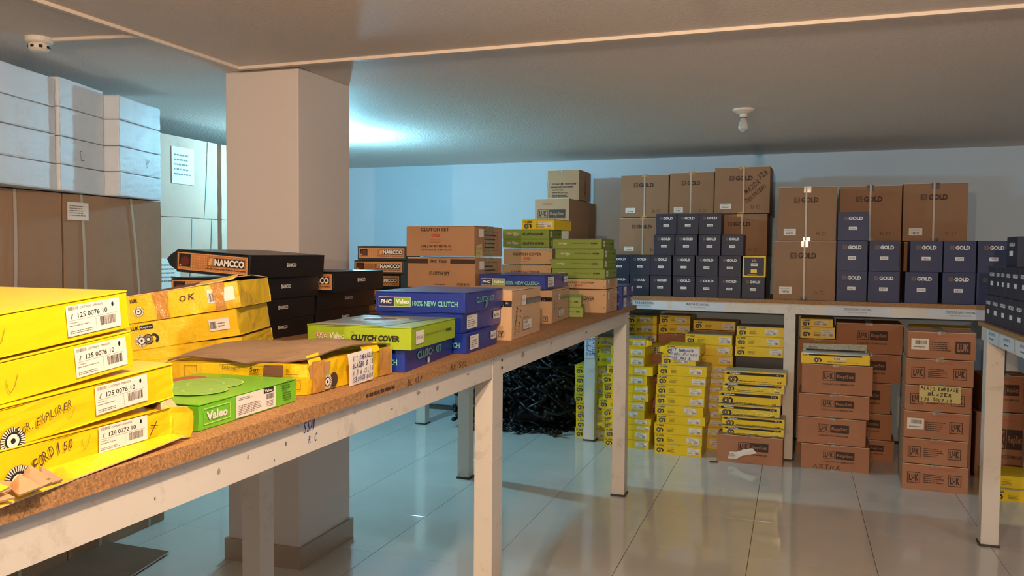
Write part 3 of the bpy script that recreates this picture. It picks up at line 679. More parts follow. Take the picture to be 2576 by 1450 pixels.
def K_gy(t, w, d, h, i, row):
    body(t, w, d, h, 'yellow_worn', False, 2, 0.0006, 1)
    def f(p):
        q = 0.012; p.rect(q, q, w - 2 * q, h - 2 * q, 'navy', 1); p.rect(w * 0.36, h * 0.20, w * 0.26, h * 0.17, 'yellow', 2); p.rect(w * 0.36, h * 0.52, w * 0.3, h * 0.14, 'paper', 2); p.text('633048', w * 0.4, h * 0.56, w * 0.2, h * 0.06, 'black_ink', 3)
        for k in (-1, 0, 1): p.stroke([(w * (0.5 + k * 0.07), h * 0.76), (w * (0.5 + k * 0.05), h * (0.86 - abs(k) * 0.03))], 0.004, 'copper_light', 3)
        p.ring(w * 0.5, h * 0.72, w * 0.1, h * 0.05, 0.3, 'copper_light', 3, 12, 0, 180); p.lines(w * 0.25, h * 0.11, w * 0.5, h * 0.05, 1, 'copper_light', 3)
    put('printed_front', 'front', (w, d, h), 'gy', f, t)
    mm = M(); mm.box(-w / 2 - 0.002, w / 2 + 0.002, -d / 2 - 0.0022, -d / 2 - 0.0018, -0.10, -0.002, 'film') if 0 else None
def K_nam(t, w, d, h, i, row):
    body(t, w, d, h, 'black_box', True, 4, 0.0012, i + 3, over=0.002)
    def f(p):
        a, b, ww, hh = 0.008, 0.010, w - 0.018, h - 0.020
        p.rect(a, b, ww, hh, 'copper_print', 1); p.frame(a, b, ww, hh, 0.0022, 'copper_light', 2)
        for x in range(int(ww / 0.011)):
            for y in range(int(hh / 0.009)): p.rect(a + 0.004 + x * 0.011, b + 0.004 + y * 0.009, 0.004, 0.0035, 'copper_light', 2)
        p.rect(a + 0.005, b + 0.012, ww * 0.17, hh - 0.016, 'black_ink', 3); p.disc(a + 0.005 + ww * 0.09, b + hh * 0.5, ww * 0.065, hh * 0.28, 'dark_red', 4, 14); p.disc(a + 0.012, b + 0.017, 0.004, 0.004, 'copper_light', 5, 8)
        x0 = a + ww * 0.43; p.rect(x0, b + hh * 0.33, ww * 0.54, hh * 0.5, 'copper_print', 3); p.frame(x0, b + hh * 0.33, ww * 0.54, hh * 0.5, 0.0012, 'brown_ink', 4)
        p.rect(x0 + ww * 0.10, b + hh * 0.36, ww * 0.43, hh * 0.44, 'black_ink', 4); p.quad([(x0 + 0.004, b + hh * 0.4), (x0 + 0.016, b + hh * 0.38), (x0 + 0.022, b + hh * 0.78), (x0 + 0.012, b + hh * 0.78)], 'copper_light', 5)
        p.text('NAMCCO', x0 + ww * 0.105, b + hh * 0.38, ww * 0.42, hh * 0.40, 'white_ink', 6, 0.045)
        p.text('North American Clutch Company', a + ww * 0.41, b + hh * 0.12, ww * 0.57, hh * 0.14, 'brown_ink', 4, 0.03)
    put('printed_panel', 'front', (w, d, h), 'nam', f, t, 0.0009)
    def g(p):
        lw = 0.062; x = d * 0.50 - lw * 0.35; p.rect(x, h * 0.46, 0.009, h * 0.18, 'white_ink', 1); p.stroke([(x + 0.001, h * 0.5), (x + 0.008, h * 0.62)], 0.002, 'black_ink', 2); p.text('NAMCCO', x + 0.011, h * 0.46, lw - 0.011, h * 0.18, 'white_ink', 1, 0.03)
    put('printed_logo', 'right', (w, d, h), 'nam', g, t, 0.0009)
    if row == 'flap':
        mm = M(); mm.sheet([[(-w / 2 + 0.001, -d / 2 + 0.001, 0.006), (-w / 2 + 0.001, -d / 2 + 0.001, h - 0.004)], [(-w / 2 - 0.030, -d / 2 + 0.004, 0.020), (-w / 2 - 0.030, -d / 2 + 0.004, h - 0.022)], [(-w / 2 - 0.050, -d / 2 + 0.010, h * 0.50), (-w / 2 - 0.050, -d / 2 + 0.010, h * 0.52)]], 0.002, 'black_box'); mm.build('side_flap', t)
        t.rotation_euler[1] = rad(3.6); t.location.z += 0.5 * w * math.sin(rad(3.6))
def badge(p, u, v, w, h, dark=False):
    p.rect(u, v, w, h, 'paper', 1); b = h * 0.04; p.rect(u + b, v + b, w * 0.47, h - 2 * b, 'navy_badge', 2); p.rect(u + w * 0.5, v + b, w * 0.5 - b, h - 2 * b, 'green_badge', 2)
    p.text('PHC', u + w * 0.06, v + h * 0.3, w * 0.34, h * 0.42, 'white_ink', 3, 0.045, 0.1); p.text('Valeo', u + w * 0.53, v + h * 0.3, w * 0.42, h * 0.46, 'white_ink', 3, 0.035, 0.1)
    p.stroke([(u + w * 0.6, v + h * 0.2), (u + w * 0.68, v + h * 0.13), (u + w * 0.9, v + h * 0.24)], h * 0.05, 'navy_badge', 3)
def K_blue(t, w, d, h, i, row):
    body(t, w, d, h, 'blue_box', True, 4, 0.001, i)
    def f(p):
        badge(p, w * 0.04, h * 0.25, w * 0.36, h * 0.48); p.text('100% NEW CLUTCH', w * 0.42, h * 0.30, w * 0.50, h * 0.26, 'cyan_ink', 2, 0.02)
    put('printed_front', 'front', (w, d, h), 'b', f, t)
    if row == 'kit':
        put('printed_side', 'right', (w, d, h), 'kit', lambda p: (p.text('CLUTCH KIT', d * 0.22, h * 0.38, d * 0.50, h * 0.36, 'cyan_ink', 2, 0.03), p.rect(d * 0.42, h * 0.06, 0.018, h * 0.26, 'paper', 1)), t)
    elif row == 'kitfaint':
        put('printed_side', 'right', (w, d, h), 'kitf', lambda p: (p.text('CLUTCH KIT', d * 0.26, h * 0.42, d * 0.46, h * 0.28, 'cyan_ink', 2, 0.01), p.quad([(d * 0.48, h * 0.12), (d * 0.55, h * 0.18), (d * 0.57, h * 0.5), (d * 0.51, h * 0.46)], 'grey_ink', 1)), t)
    else:
        put('paper_label', 'right', (w, d, h), 'pn%d' % (i % 2), lambda p: (p.rect(d * 0.10, h * 0.16, d * 0.25, h * 0.70, 'paper', 1), p.text('PART NO', d * 0.12, h * 0.72, d * 0.10, h * 0.07, 'black_ink', 2), p.lines(d * 0.13, h * 0.24, d * 0.18, h * 0.40, 4, 'grey_ink', i)), t)
        put('maker_print', 'right', (w, d, h), 'mp', lambda p: p.text('Valeo Pyeong Hwa Co., Ltd.', d * 0.40, h * 0.55, d * 0.34, h * 0.07, 'grey_ink', 2), t)
        def g(p):
            p.rect(d * 0.76, h * 0.36, d * 0.19, h * 0.42, 'paper', 1); p.text('SQ', d * 0.775, h * 0.44, d * 0.06, h * 0.16, 'black_ink', 2, 0.05); p.lines(d * 0.85, h * 0.46, d * 0.08, h * 0.2, 2, 'grey_ink', i)
        put('quality_label', 'right', (w, d, h), 'lab%d' % (i % 2), g, t)
def K_green(t, w, d, h, i, row):
    mt = 'lime' if row == 'near' else 'olive'
    body(t, w, d, h, mt, True, 4, 0.001, i)
    def logo(p, u, v, sz):
        p.text('PHC', u, v, sz * 2.1, sz, 'white_ink', 2, 0.09, 0.12); p.text('PHC', u + sz * 0.04, v + sz * 0.04, sz * 2.0, sz * 0.92, 'red_ink', 3, 0.01, 0.12)
        p.text('Valeo', u + sz * 2.5, v, sz * 2.9, sz * 1.1, 'paper', 2, 0.02, 0.1); p.stroke([(u + sz * 3.0, v - sz * 0.25), (u + sz * 3.4, v - sz * 0.4), (u + sz * 5.0, v - sz * 0.15)], sz * 0.12, 'paper', 2)
    def f(p):
        if row == 'side':
            logo(p, w * 0.12, h * 0.42, h * 0.17); p.text('VALEO PYEONG HWA CO., LTD.', w * 0.40, h * 0.45, w * 0.34, h * 0.14, 'olive' if 0 else 'brown_ink', 2); p.text('KOREA', w * 0.78, h * 0.44, w * 0.13, h * 0.17, 'black_ink', 2, 0.05)
        else:
            logo(p, w * 0.09, h * 0.40, h * 0.26); p.text('CLUTCH COVER', w * 0.43, h * 0.36, w * 0.46, h * 0.27, 'black_ink', 2, 0.05, 0.12)
            if row == 'near': p.text('(신)', w * 0.43, h * 0.66, w * 0.03, h * 0.1, 'black_ink', 2)
    put('printed_front', 'front', (w, d, h), 'g' + row, f, t)
    def g(p):
        p.rect(d * 0.08, h * 0.22, d * 0.16, h * 0.58, 'paper', 1); p.text('HCK-16B', d * 0.095, h * 0.42, d * 0.13, h * 0.16, 'grey_ink', 2, 0.01)
        p.text('VALEO PYEONG HWA CO., LTD.', d * 0.28, h * 0.48, d * 0.44, h * 0.10, 'brown_ink', 2); p.text('KOREA', d * 0.75, h * 0.46, d * 0.14, h * 0.13, 'black_ink', 2, 0.05)
    put('printed_side', 'right', (w, d, h), 'g', g, t)
    if row == 'near':
        def tp(p):
            p.quad([(0.004, 0.004), (w - 0.09, 0.004), (w - 0.03, d - 0.004), (0.004, d - 0.004)], 'grey_photo', 0); p.quad([(0.0, 0.0), (w * 0.6, 0.0), (w * 0.45, 0.05), (0.02, 0.05)], 'silver_ink', 1)
            p.disc(w * 0.40, d * 0.60, 0.085, 0.085, 'silver_ink', 1, 24); p.disc(w * 0.40, d * 0.60, 0.05, 0.05, 'grey_ink', 2, 20); p.disc(w * 0.40, d * 0.60, 0.025, 0.025, 'brown_ink', 3, 14); p.text('CLUTCH COVER', w * 0.46, d * 0.10, w * 0.40, 0.022, 'silver_ink', 3, 0.03); p.lines(w * 0.46, d * 0.22, w * 0.36, 0.02, 1, 'silver_ink', 3)
        put('printed_top', 'top', (w, d, h), 'gt', tp, t, 0.001)
def phc_txt(p, u, v, sz, ink='brown_ink'):
    p.text('PHC', u, v, sz * 2.2, sz, ink, 2, 0.04, 0.1); p.text('Valeo', u + sz * 2.7, v, sz * 3.0, sz * 1.1, ink, 2, 0.02, 0.1)
def K_kset(t, w, d, h, i, row):
    carton(t, w, d, h, 'kraft', i, None, 0.03, dent=0.0012)
    def f(p):
        if row == 'top':
            p.text('CLUTCH SET', w * 0.22, h * 0.80, w * 0.42, h * 0.11, 'brown_ink', 2, 0.02); p.text('EVΩi', w * 0.38, h * 0.62, w * 0.12, h * 0.12, 'red_ink', 2, 0.04)
            p.text('평화 발레오', w * 0.36, h * 0.50, w * 0.18, h * 0.06, 'red_faint', 2); p.lines(w * 0.35, h * 0.43, w * 0.2, h * 0.05, 1, 'red_faint', 4)
            p.text('(株)平和발레오', w * 0.22, h * 0.27, w * 0.46, h * 0.10, 'brown_ink', 2, 0.01); p.text('대구 (053) 580-0555', w * 0.22, h * 0.17, w * 0.46, h * 0.075, 'brown_ink', 2, 0.01)
        elif row == 'mid':
            p.rect(0.0, h * 0.78, w * 0.31, h * 0.14, 'brown_ink', 1); p.rect(w * 0.64, h * 0.78, w * 0.36, h * 0.14, 'brown_ink', 1); phc_txt(p, w * 0.35, h * 0.80, w * 0.042)
            p.text('CLUTCH SET', w * 0.33, h * 0.40, w * 0.30, h * 0.12, 'brown_ink', 2, 0.03); p.lines(w * 0.4, h * 0.08, w * 0.22, h * 0.07, 1, 'brown_ink', 3)
            for k in range(4): p.frame(w * 0.74 + k * 0.017, h * 0.07, 0.014, 0.014, 0.0015, 'brown_ink', 2); p.rect(w * 0.74 + k * 0.017 + 0.004, h * 0.07 + 0.004, 0.005, 0.006, 'brown_ink', 2)
    put('printed_front', 'front', (w, d, h), 'ks' + row, f, t, 0.0016)
    def g(p):
        p.rect(d * 0.13, h * 0.62 if row == 'top' else h * 0.6, d * 0.18, h * 0.26, 'paper', 1); p.frame(d * 0.30, h * 0.2, d * 0.5, h * 0.62, 0.0015, 'brown_ink', 2); p.lines(d * 0.34, h * 0.24, d * 0.42, h * 0.52, 4, 'brown_ink', i, fill=0.3)
        if row == 'top': p.quad([(d * 0.04, h * -0.05), (d * 0.26, h * 0.02), (d * 0.24, h * 0.42), (d * 0.05, h * 0.34)], 'paper_yellow', 3); p.hand('59W', d * 0.07, h * 0.2, d * 0.14, h * 0.1, 'blue_ink', 4); p.hand('VZ', d * 0.08, h * 0.06, d * 0.1, h * 0.1, 'blue_ink', 4)
    put('printed_side', 'right', (w, d, h), 'ks' + row, g, t, 0.0016)
    mm = M(); mm.box(w / 2 + 0.0012, w / 2 + 0.0016, -d * 0.14, d * 0.16, h * 0.05, h * 0.98, 'tape'); mm.build('clear_tape', t)
def K_kcov(t, w, d, h, i, row):
    carton(t, w, d, h, 'kraft_light', i, None, 0.02, dent=0.0015, seg=4)
    if row != 'plain':
        def f(p):
            p.text('CLUTCH COVER', w * 0.20, h * 0.52, w * 0.58, h * 0.17, 'brown_ink', 2, 0.02); p.text('EVΩi', w * 0.42, h * 0.26, w * 0.14, h * 0.16, 'red_ink', 2, 0.04); p.lines(w * 0.38, h * 0.12, w * 0.2, h * 0.06, 1, 'red_faint', 4)
            for k in range(2): p.disc(w - 0.012, h * (0.22 + 0.55 * k), 0.004, 0.003, 'staple', 3, 8)
        put('printed_front', 'front', (w, d, h), 'kc', f, t, 0.002)
    def g(p): p.rect(d * 0.1, h * 0.55, d * 0.14, h * 0.32, 'paper', 1); p.lines(d * 0.3, h * 0.1, d * 0.5, h * 0.7, 7, 'red_faint', i, fill=0.25)
    put('printed_side', 'right', (w, d, h), 'kc%d' % (i % 2), g, t, 0.002)
def K_ktape(t, w, d, h, i, row):
    carton(t, w, d, h, 'kraft_light', i, None, 0.02, dent=0.0014, seg=4)
    mm = M(); z0, z1 = h * 0.66, h * 0.78; e = 0.0012
    mm.box(-w / 2 - e, w / 2 + e, -d / 2 - e, -d / 2 - 0.0002, z0, z1, 'tape_black'); mm.box(w / 2 + 0.0002, w / 2 + e, -d / 2 - e, d * (-0.10), z0, z1, 'kraft_light'); mm.box(w / 2 + 0.0002, w / 2 + e, d * -0.02, d / 2 + e, z0, z1, 'tape_black')
    mm.build('printed_band', t)
    def g(p):
        p.rect(d * 0.30, h * 0.66, d * 0.14, h * 0.20, 'paper', 3); p.text('HCK-', d * 0.32, h * 0.73, d * 0.09, h * 0.06, 'grey_ink', 4)
        if i == 0:
            p.frame(d * 0.34, h * 0.14, d * 0.22, h * 0.26, 0.0014, 'brown_ink', 2); p.rect(d * 0.36, h * 0.16, d * 0.28, h * 0.18, 'paper', 3); p.text('STS', d * 0.40, h * 0.27, d * 0.10, h * 0.05, 'black_ink', 4, 0.02); p.hand('281S18', d * 0.40, h * 0.18, d * 0.2, h * 0.06, 'black_ink', 4)
            p.hand('HYUNDAI', d * 0.10, h * 0.08, h * 0.62, h * 0.09, 'black_ink', 2, 72, 4, 0.02); p.hand('ATOS 2.5', d * 0.22, h * 0.1, h * 0.5, h * 0.08, 'black_ink', 2, 72, 6, 0.02)
        else: p.lines(d * 0.46, h * 0.12, d * 0.12, h * 0.44, 6, 'brown_ink', 5, fill=0.5)
    put('printed_side', 'right', (w, d, h), 'kt%d' % i, g, t, 0.0018)
    put('handling_mark', 'front', (w, d, h), 'hm%d' % i, lambda p: (p.frame(w * 0.80, h * 0.07, 0.022, 0.022, 0.0018, 'brown_ink', 1), p.stroke([(w * 0.80 + 0.011, h * 0.07 + 0.003), (w * 0.80 + 0.011, h * 0.07 + 0.012), (w * 0.80 + 0.005, h * 0.07 + 0.018)], 0.003, 'brown_ink', 2), p.stroke([(w * 0.80 + 0.011, h * 0.07 + 0.012), (w * 0.80 + 0.017, h * 0.07 + 0.018)], 0.003, 'brown_ink', 2)), t, 0.0016)
def K_multi(t, w, d, h, i, row):
    carton(t, w, d, h, 'kraft', 5, 'tape', 0.02)
    def f(p):
        p.text('FUTURE', w * 0.14, h * 0.50, w * 0.24, h * 0.05, 'brown_ink', 2, 0.02); p.disc(w * 0.46, h * 0.53, 0.013, 0.013, 'brown_ink', 2, 4); p.text('PERFORM', w * 0.56, h * 0.50, w * 0.34, h * 0.05, 'brown_ink', 2, 0.02); p.lines(w * 0.1, h * 0.40, w * 0.82, h * 0.06, 1, 'brown_ink', 5, fill=0.8)
        p.text('QUICK GRO', w * 0.16, h * 0.30, w * 0.34, h * 0.05, 'brown_ink', 2, 0.02); p.lines(w * 0.16, h * 0.08, w * 0.66, h * 0.19, 4, 'brown_ink', 8)
    put('printed_front', 'front', (w, d, h), 'mc', f, t, 0.0014)
    mm = M(); mm.box(-w / 2 - 0.001, w / 2 + 0.001, -d / 2 - 0.0018, -d / 2 - 0.0013, h * 0.36, h * 0.62, 'tape') if 0 else mm.box(-w / 2 - 0.0012, -w / 2 + 0.012, -d / 2 - 0.0018, -d / 2 - 0.0008, h * 0.36, h * 0.62, 'tape'); mm.build('clear_tape', t)
    put('printed_side', 'right', (w, d, h), 'mc', lambda p: p.lines(d * 0.45, h * 0.15, d * 0.12, h * 0.7, 9, 'brown_ink', 3), t, 0.0014)
KF = dict(ly=K_ly, ys=K_ys, ytray=K_ytray, lc=K_lc, lc2=K_lc2, navy=K_navy, gc=K_gc, gy=K_gy, nam=K_nam, blue=K_blue, green=K_green, kset=K_kset, kcov=K_kcov, ktape=K_ktape, multi=K_multi)
ORD = ['lowest', 'second from bottom', 'third from bottom', 'fourth from bottom', 'fifth from bottom', 'sixth from bottom', 'seventh from bottom', 'eighth from bottom', 'ninth from bottom', 'tenth from bottom', 'topmost', 'topmost', 'topmost', 'topmost']
def build_row(name, cat, kind, row, label, group, x, y, z, rot, w, d, h, i):
    t = thing(name, label, cat, group, (x, y, z), (0, 0, rad(rot)))
    KF[kind](t, w, d, h, i, row)
    return t
DATA = [
('clutch_box', 'box', 'nam', '', 'black clutch box, lowest of the front black stack beside the yellow boxes', 'clutch boxes on the long table', -1.97, 2.603, 1.175, 0.0, 0.315, 0.452, 0.0712, 0),
('clutch_box', 'box', 'nam', '', 'black clutch box, second from bottom of the front black stack beside the yellow boxes', 'clutch boxes on the long table', -1.968, 2.604, 1.247, 0.0, 0.315, 0.454, 0.0762, 1),
('clutch_box', 'box', 'nam', '', 'black clutch box, third from bottom of the front black stack beside the yellow boxes', 'clutch boxes on the long table', -1.961, 2.612, 1.3241, 0.0, 0.315, 0.471, 0.0789, 2),
('clutch_box', 'box', 'nam', 'flap', 'black clutch box, topmost of the front black stack beside the yellow boxes', 'clutch boxes on the long table', -1.938, 2.612, 1.4037, 0.0, 0.315, 0.472, 0.0814, 3),
('clutch_box', 'box', 'nam', '', 'black clutch box, lowest of the middle black stack behind the front one', 'clutch boxes on the long table', -1.983, 3.085, 1.175, -2.0, 0.315, 0.418, 0.0824, 0),
('clutch_box', 'box', 'nam', '', 'black clutch box, second from bottom of the middle black stack behind the front one', 'clutch boxes on the long table', -1.979, 3.105, 1.2581, -2.0, 0.315, 0.458, 0.0769, 1),
('clutch_box', 'box', 'nam', '', 'black clutch box, topmost of the middle black stack behind the front one', 'clutch boxes on the long table', -1.899, 3.074, 1.3357, -2.0, 0.315, 0.395, 0.0827, 2),
('clutch_box', 'box', 'nam', '', 'black clutch box, lowest of the rear black stack beside brown cartons', 'clutch boxes on the long table', -2.051, 3.841, 1.175, 12.0, 0.25, 0.3, 0.0702, 0),
('clutch_box', 'box', 'nam', '', 'black clutch box, second from bottom of the rear black stack beside brown cartons', 'clutch boxes on the long table', -2.043, 3.84, 1.246, 12.0, 0.256, 0.3, 0.0702, 1),
('clutch_box', 'box', 'nam', '', 'black clutch box, third from bottom of the rear black stack beside brown cartons', 'clutch boxes on the long table', -2.036, 3.84, 1.317, 12.0, 0.259, 0.3, 0.0702, 2),
('clutch_box', 'box', 'nam', '', 'black clutch box, fourth from bottom of the rear black stack beside brown cartons', 'clutch boxes on the long table', -2.021, 3.84, 1.388, 12.0, 0.26, 0.3, 0.0702, 3),
('clutch_box', 'box', 'nam', '', 'black clutch box, topmost of the rear black stack beside brown cartons', 'clutch boxes on the long table', -2.004, 3.84, 1.459, 12.0, 0.254, 0.3, 0.0702, 4),
('clutch_box', 'box', 'blue', 'lab', 'blue clutch box, lowest of the stack of three at table edge', 'clutch boxes on the long table', -1.137, 2.567, 1.175, 3.0, 0.29, 0.332, 0.0647, 0),
('clutch_box', 'box', 'blue', 'lab', 'blue clutch box, second from bottom of the stack of three at table edge', 'clutch boxes on the long table', -1.156, 2.619, 1.2404, 3.0, 0.29, 0.434, 0.0639, 1),
('clutch_box', 'box', 'blue', 'kitfaint', 'blue clutch box, topmost of the stack of three at table edge', 'clutch boxes on the long table', -1.156, 2.61, 1.3051, 3.0, 0.313, 0.418, 0.0664, 2),
('clutch_box', 'box', 'blue', 'kit', 'blue clutch box on the chipboard under the lime green box', 'clutch boxes on the long table', -1.146, 2.175, 1.175, 6.0, 0.28, 0.432, 0.0626, 0),
('clutch_box', 'box', 'green', 'near', 'lime green clutch cover box lying on top of a blue box', 'clutch boxes on the long table', -1.124, 2.126, 1.2379, 4.0, 0.309, 0.357, 0.0611, 0),
('shipping_carton', 'carton', 'kset', 'plain', 'brown clutch set carton, lowest of the stack of three, mid table', 'brown shipping cartons on the long table', -1.608, 3.793, 1.175, -3.0, 0.362, 0.327, 0.1518, 0),
('shipping_carton', 'carton', 'kset', 'mid', 'brown clutch set carton, second from bottom of the stack of three, mid table', 'brown shipping cartons on the long table', -1.61, 3.79, 1.3275, -3.0, 0.368, 0.322, 0.1518, 1),
('shipping_carton', 'carton', 'kset', 'top', 'brown clutch set carton, topmost of the stack of three, mid table', 'brown shipping cartons on the long table', -1.616, 3.803, 1.48, -3.0, 0.368, 0.346, 0.1518, 2),
('shipping_carton', 'carton', 'kcov', '', 'brown clutch cover carton, lowest in the middle stack topped by a yellow box', 'brown shipping cartons on the long table', -1.476, 4.652, 1.175, 0.0, 0.3, 0.204, 0.1348, 0),
('shipping_carton', 'carton', 'kcov', '', 'brown clutch cover carton, second from bottom in the middle stack topped by a yellow box', 'brown shipping cartons on the long table', -1.485, 4.665, 1.3105, 0.0, 0.3, 0.229, 0.1248, 1),
('shipping_carton', 'carton', 'kcov', '', 'brown clutch cover carton, third from bottom in the middle stack topped by a yellow box', 'brown shipping cartons on the long table', -1.476, 4.657, 1.436, 0.0, 0.298, 0.213, 0.0944, 2),
('clutch_box', 'box', 'green', 'back', 'olive green box, fourth from bottom in the middle stack topped by a yellow box', 'clutch boxes on the long table', -1.488, 4.683, 1.5311, 0.0, 0.288, 0.265, 0.0509, 3),
('clutch_box', 'box', 'green', 'back', 'olive green box, topmost in the middle stack topped by a yellow box', 'clutch boxes on the long table', -1.49, 4.687, 1.5827, 0.0, 0.286, 0.274, 0.0556, 4),
('clutch_box', 'box', 'ly', '', 'bright yellow box lying on top of the two olive green boxes', 'clutch boxes on the long table', -1.435, 4.8, 1.6385, -6.0, 0.214, 0.28, 0.0618, 0),
('shipping_carton', 'carton', 'kcov', '', 'brown clutch cover carton, lowest in the stack at the far table end', 'brown shipping cartons on the long table', -1.114, 4.512, 1.175, 0.0, 0.3, 0.291, 0.13, 0),
('shipping_carton', 'carton', 'kcov', '', 'brown clutch cover carton, second from bottom in the stack at the far table end', 'brown shipping cartons on the long table', -1.116, 4.519, 1.3057, 0.0, 0.3, 0.307, 0.0568, 1),
('clutch_box', 'box', 'green', 'side', 'olive green box, third from bottom in the stack at the far table end', 'clutch boxes on the long table', -1.123, 4.524, 1.3632, 0.0, 0.3, 0.316, 0.0532, 2),
('clutch_box', 'box', 'green', 'side', 'olive green box, fourth from bottom in the stack at the far table end', 'clutch boxes on the long table', -1.133, 4.534, 1.4171, 0.0, 0.3, 0.336, 0.0510, 3),
('clutch_box', 'box', 'green', 'side', 'olive green box, fifth from bottom in the stack at the far table end', 'clutch boxes on the long table', -1.119, 4.528, 1.4689, 0.0, 0.276, 0.325, 0.0576, 4),
('clutch_box', 'box', 'green', 'side', 'olive green box, topmost in the stack at the far table end', 'clutch boxes on the long table', -1.132, 4.527, 1.5272, 0.0, 0.279, 0.321, 0.0532, 5),
('clutch_box', 'box', 'blue', 'lab', 'dark blue box, lowest of the pair at the far table end', 'clutch boxes on the long table', -1.074, 4.893, 1.175, 0.0, 0.25, 0.333, 0.0708, 0),
('clutch_box', 'box', 'blue', 'lab', 'dark blue box, topmost of the pair at the far table end', 'clutch boxes on the long table', -1.075, 4.907, 1.2466, 0.0, 0.25, 0.362, 0.0654, 1),
('clutch_box', 'box', 'green', 'side', 'small olive green box, lowest of the pair before the far cartons', 'clutch boxes on the long table', -1.12, 4.16, 1.175, 12.0, 0.16, 0.26, 0.0504, 0),
('clutch_box', 'box', 'green', 'side', 'small olive green box, topmost of the pair before the far cartons', 'clutch boxes on the long table', -1.13, 4.16, 1.2261, 12.0, 0.16, 0.26, 0.0516, 1),
('shipping_carton', 'carton', 'ktape', '', 'brown carton with black band carrying a blue box', 'brown shipping cartons on the long table', -1.162, 3.792, 1.175, 4.0, 0.2, 0.4, 0.1561, 0),
('clutch_box', 'box', 'blue', 'lab', 'blue box with white side labels lying on the banded brown carton', 'clutch boxes on the long table', -1.25, 3.823, 1.3313, 2.0, 0.323, 0.473, 0.0673, 0),
('shipping_carton', 'carton', 'ktape', '', 'nearest brown carton with black band, handwriting and white labels', 'brown shipping cartons on the long table', -1.113, 3.039, 1.175, 2.0, 0.25, 0.405, 0.1902, 0),
('parts_box', 'box', 'navy', 'navy', 'navy box, first from left in bottom row of the left pyramid', 'navy parts boxes on the back shelf', -1.298, 6.435, 1.175, -2.0, 0.158, 0.17, 0.1578, 0),
('parts_box', 'box', 'navy', 'navy', 'navy box, second from left in bottom row of the left pyramid', 'navy parts boxes on the back shelf', -1.136, 6.425, 1.175, -2.0, 0.151, 0.17, 0.1578, 1),
('parts_box', 'box', 'navy', 'navy', 'navy box, third from left in bottom row of the left pyramid', 'navy parts boxes on the back shelf', -0.973, 6.416, 1.175, -2.0, 0.162, 0.17, 0.1578, 2),
('parts_box', 'box', 'navy', 'navy', 'navy box, fourth from left in bottom row of the left pyramid', 'navy parts boxes on the back shelf', -0.793, 6.405, 1.175, -2.0, 0.163, 0.17, 0.1578, 3),
('parts_box', 'box', 'navy', 'navy', 'navy box, fifth from left in bottom row of the left pyramid', 'navy parts boxes on the back shelf', -0.622, 6.395, 1.175, -2.0, 0.165, 0.17, 0.1578, 4),
('parts_box', 'box', 'navy', 'navy', 'navy box, sixth from left in bottom row of the left pyramid', 'navy parts boxes on the back shelf', -0.453, 6.384, 1.175, -2.0, 0.16, 0.17, 0.1578, 5),
('parts_box', 'box', 'navy', 'navy', 'navy box, seventh from left in bottom row of the left pyramid', 'navy parts boxes on the back shelf', -0.283, 6.374, 1.175, -2.0, 0.162, 0.17, 0.1578, 6),
('parts_box', 'box', 'navy', 'navy', 'navy box, first from left in second row of the left pyramid', 'navy parts boxes on the back shelf', -1.298, 6.435, 1.3335, -2.0, 0.162, 0.17, 0.1578, 0),
('parts_box', 'box', 'navy', 'navy', 'navy box, second from left in second row of the left pyramid', 'navy parts boxes on the back shelf', -1.135, 6.425, 1.3335, -2.0, 0.157, 0.17, 0.1578, 1),
('parts_box', 'box', 'navy', 'navy', 'navy box, third from left in second row of the left pyramid', 'navy parts boxes on the back shelf', -0.971, 6.415, 1.3335, -2.0, 0.161, 0.17, 0.1578, 2),
('parts_box', 'box', 'navy', 'navy', 'navy box, fourth from left in second row of the left pyramid', 'navy parts boxes on the back shelf', -0.795, 6.405, 1.3335, -2.0, 0.161, 0.17, 0.1578, 3),
('parts_box', 'box', 'navy', 'navy', 'navy box, fifth from left in second row of the left pyramid', 'navy parts boxes on the back shelf', -0.624, 6.395, 1.3335, -2.0, 0.162, 0.17, 0.1578, 4),
('parts_box', 'box', 'navy', 'navy', 'navy box, sixth from left in second row of the left pyramid', 'navy parts boxes on the back shelf', -0.453, 6.384, 1.3335, -2.0, 0.161, 0.17, 0.1578, 5),
('parts_box', 'box', 'gy', '', 'yellow framed box at the right end of the navy pyramid', 'navy parts boxes on the back shelf', -0.279, 6.374, 1.3335, -2.0, 0.165, 0.17, 0.1578, 0),
('parts_box', 'box', 'navy', 'navy', 'navy box, first from left in third row of the left pyramid', 'navy parts boxes on the back shelf', -0.949, 6.414, 1.492, -2.0, 0.159, 0.17, 0.1578, 0),
('parts_box', 'box', 'navy', 'navy', 'navy box, second from left in third row of the left pyramid', 'navy parts boxes on the back shelf', -0.78, 6.404, 1.492, -2.0, 0.164, 0.17, 0.1578, 1),
('parts_box', 'box', 'navy', 'navy', 'navy box, third from left in third row of the left pyramid', 'navy parts boxes on the back shelf', -0.605, 6.393, 1.492, -2.0, 0.162, 0.17, 0.1578, 2),
('parts_box', 'box', 'navy', 'navy', 'navy box, fourth from left in third row of the left pyramid', 'navy parts boxes on the back shelf', -0.438, 6.383, 1.492, -2.0, 0.159, 0.17, 0.1578, 3),
('parts_box', 'box', 'navy', 'navy', 'navy box, first from left in top row of the left pyramid', 'navy parts boxes on the back shelf', -0.934, 6.413, 1.6505, -2.0, 0.156, 0.17, 0.1578, 0),
('parts_box', 'box', 'navy', 'navy', 'navy box, second from left in top row of the left pyramid', 'navy parts boxes on the back shelf', -0.769, 6.403, 1.6505, -2.0, 0.16, 0.17, 0.1578, 1),
('parts_box', 'box', 'navy', 'navy', 'navy box, third from left in top row of the left pyramid', 'navy parts boxes on the back shelf', -0.603, 6.393, 1.6505, -2.0, 0.162, 0.17, 0.1578, 2),
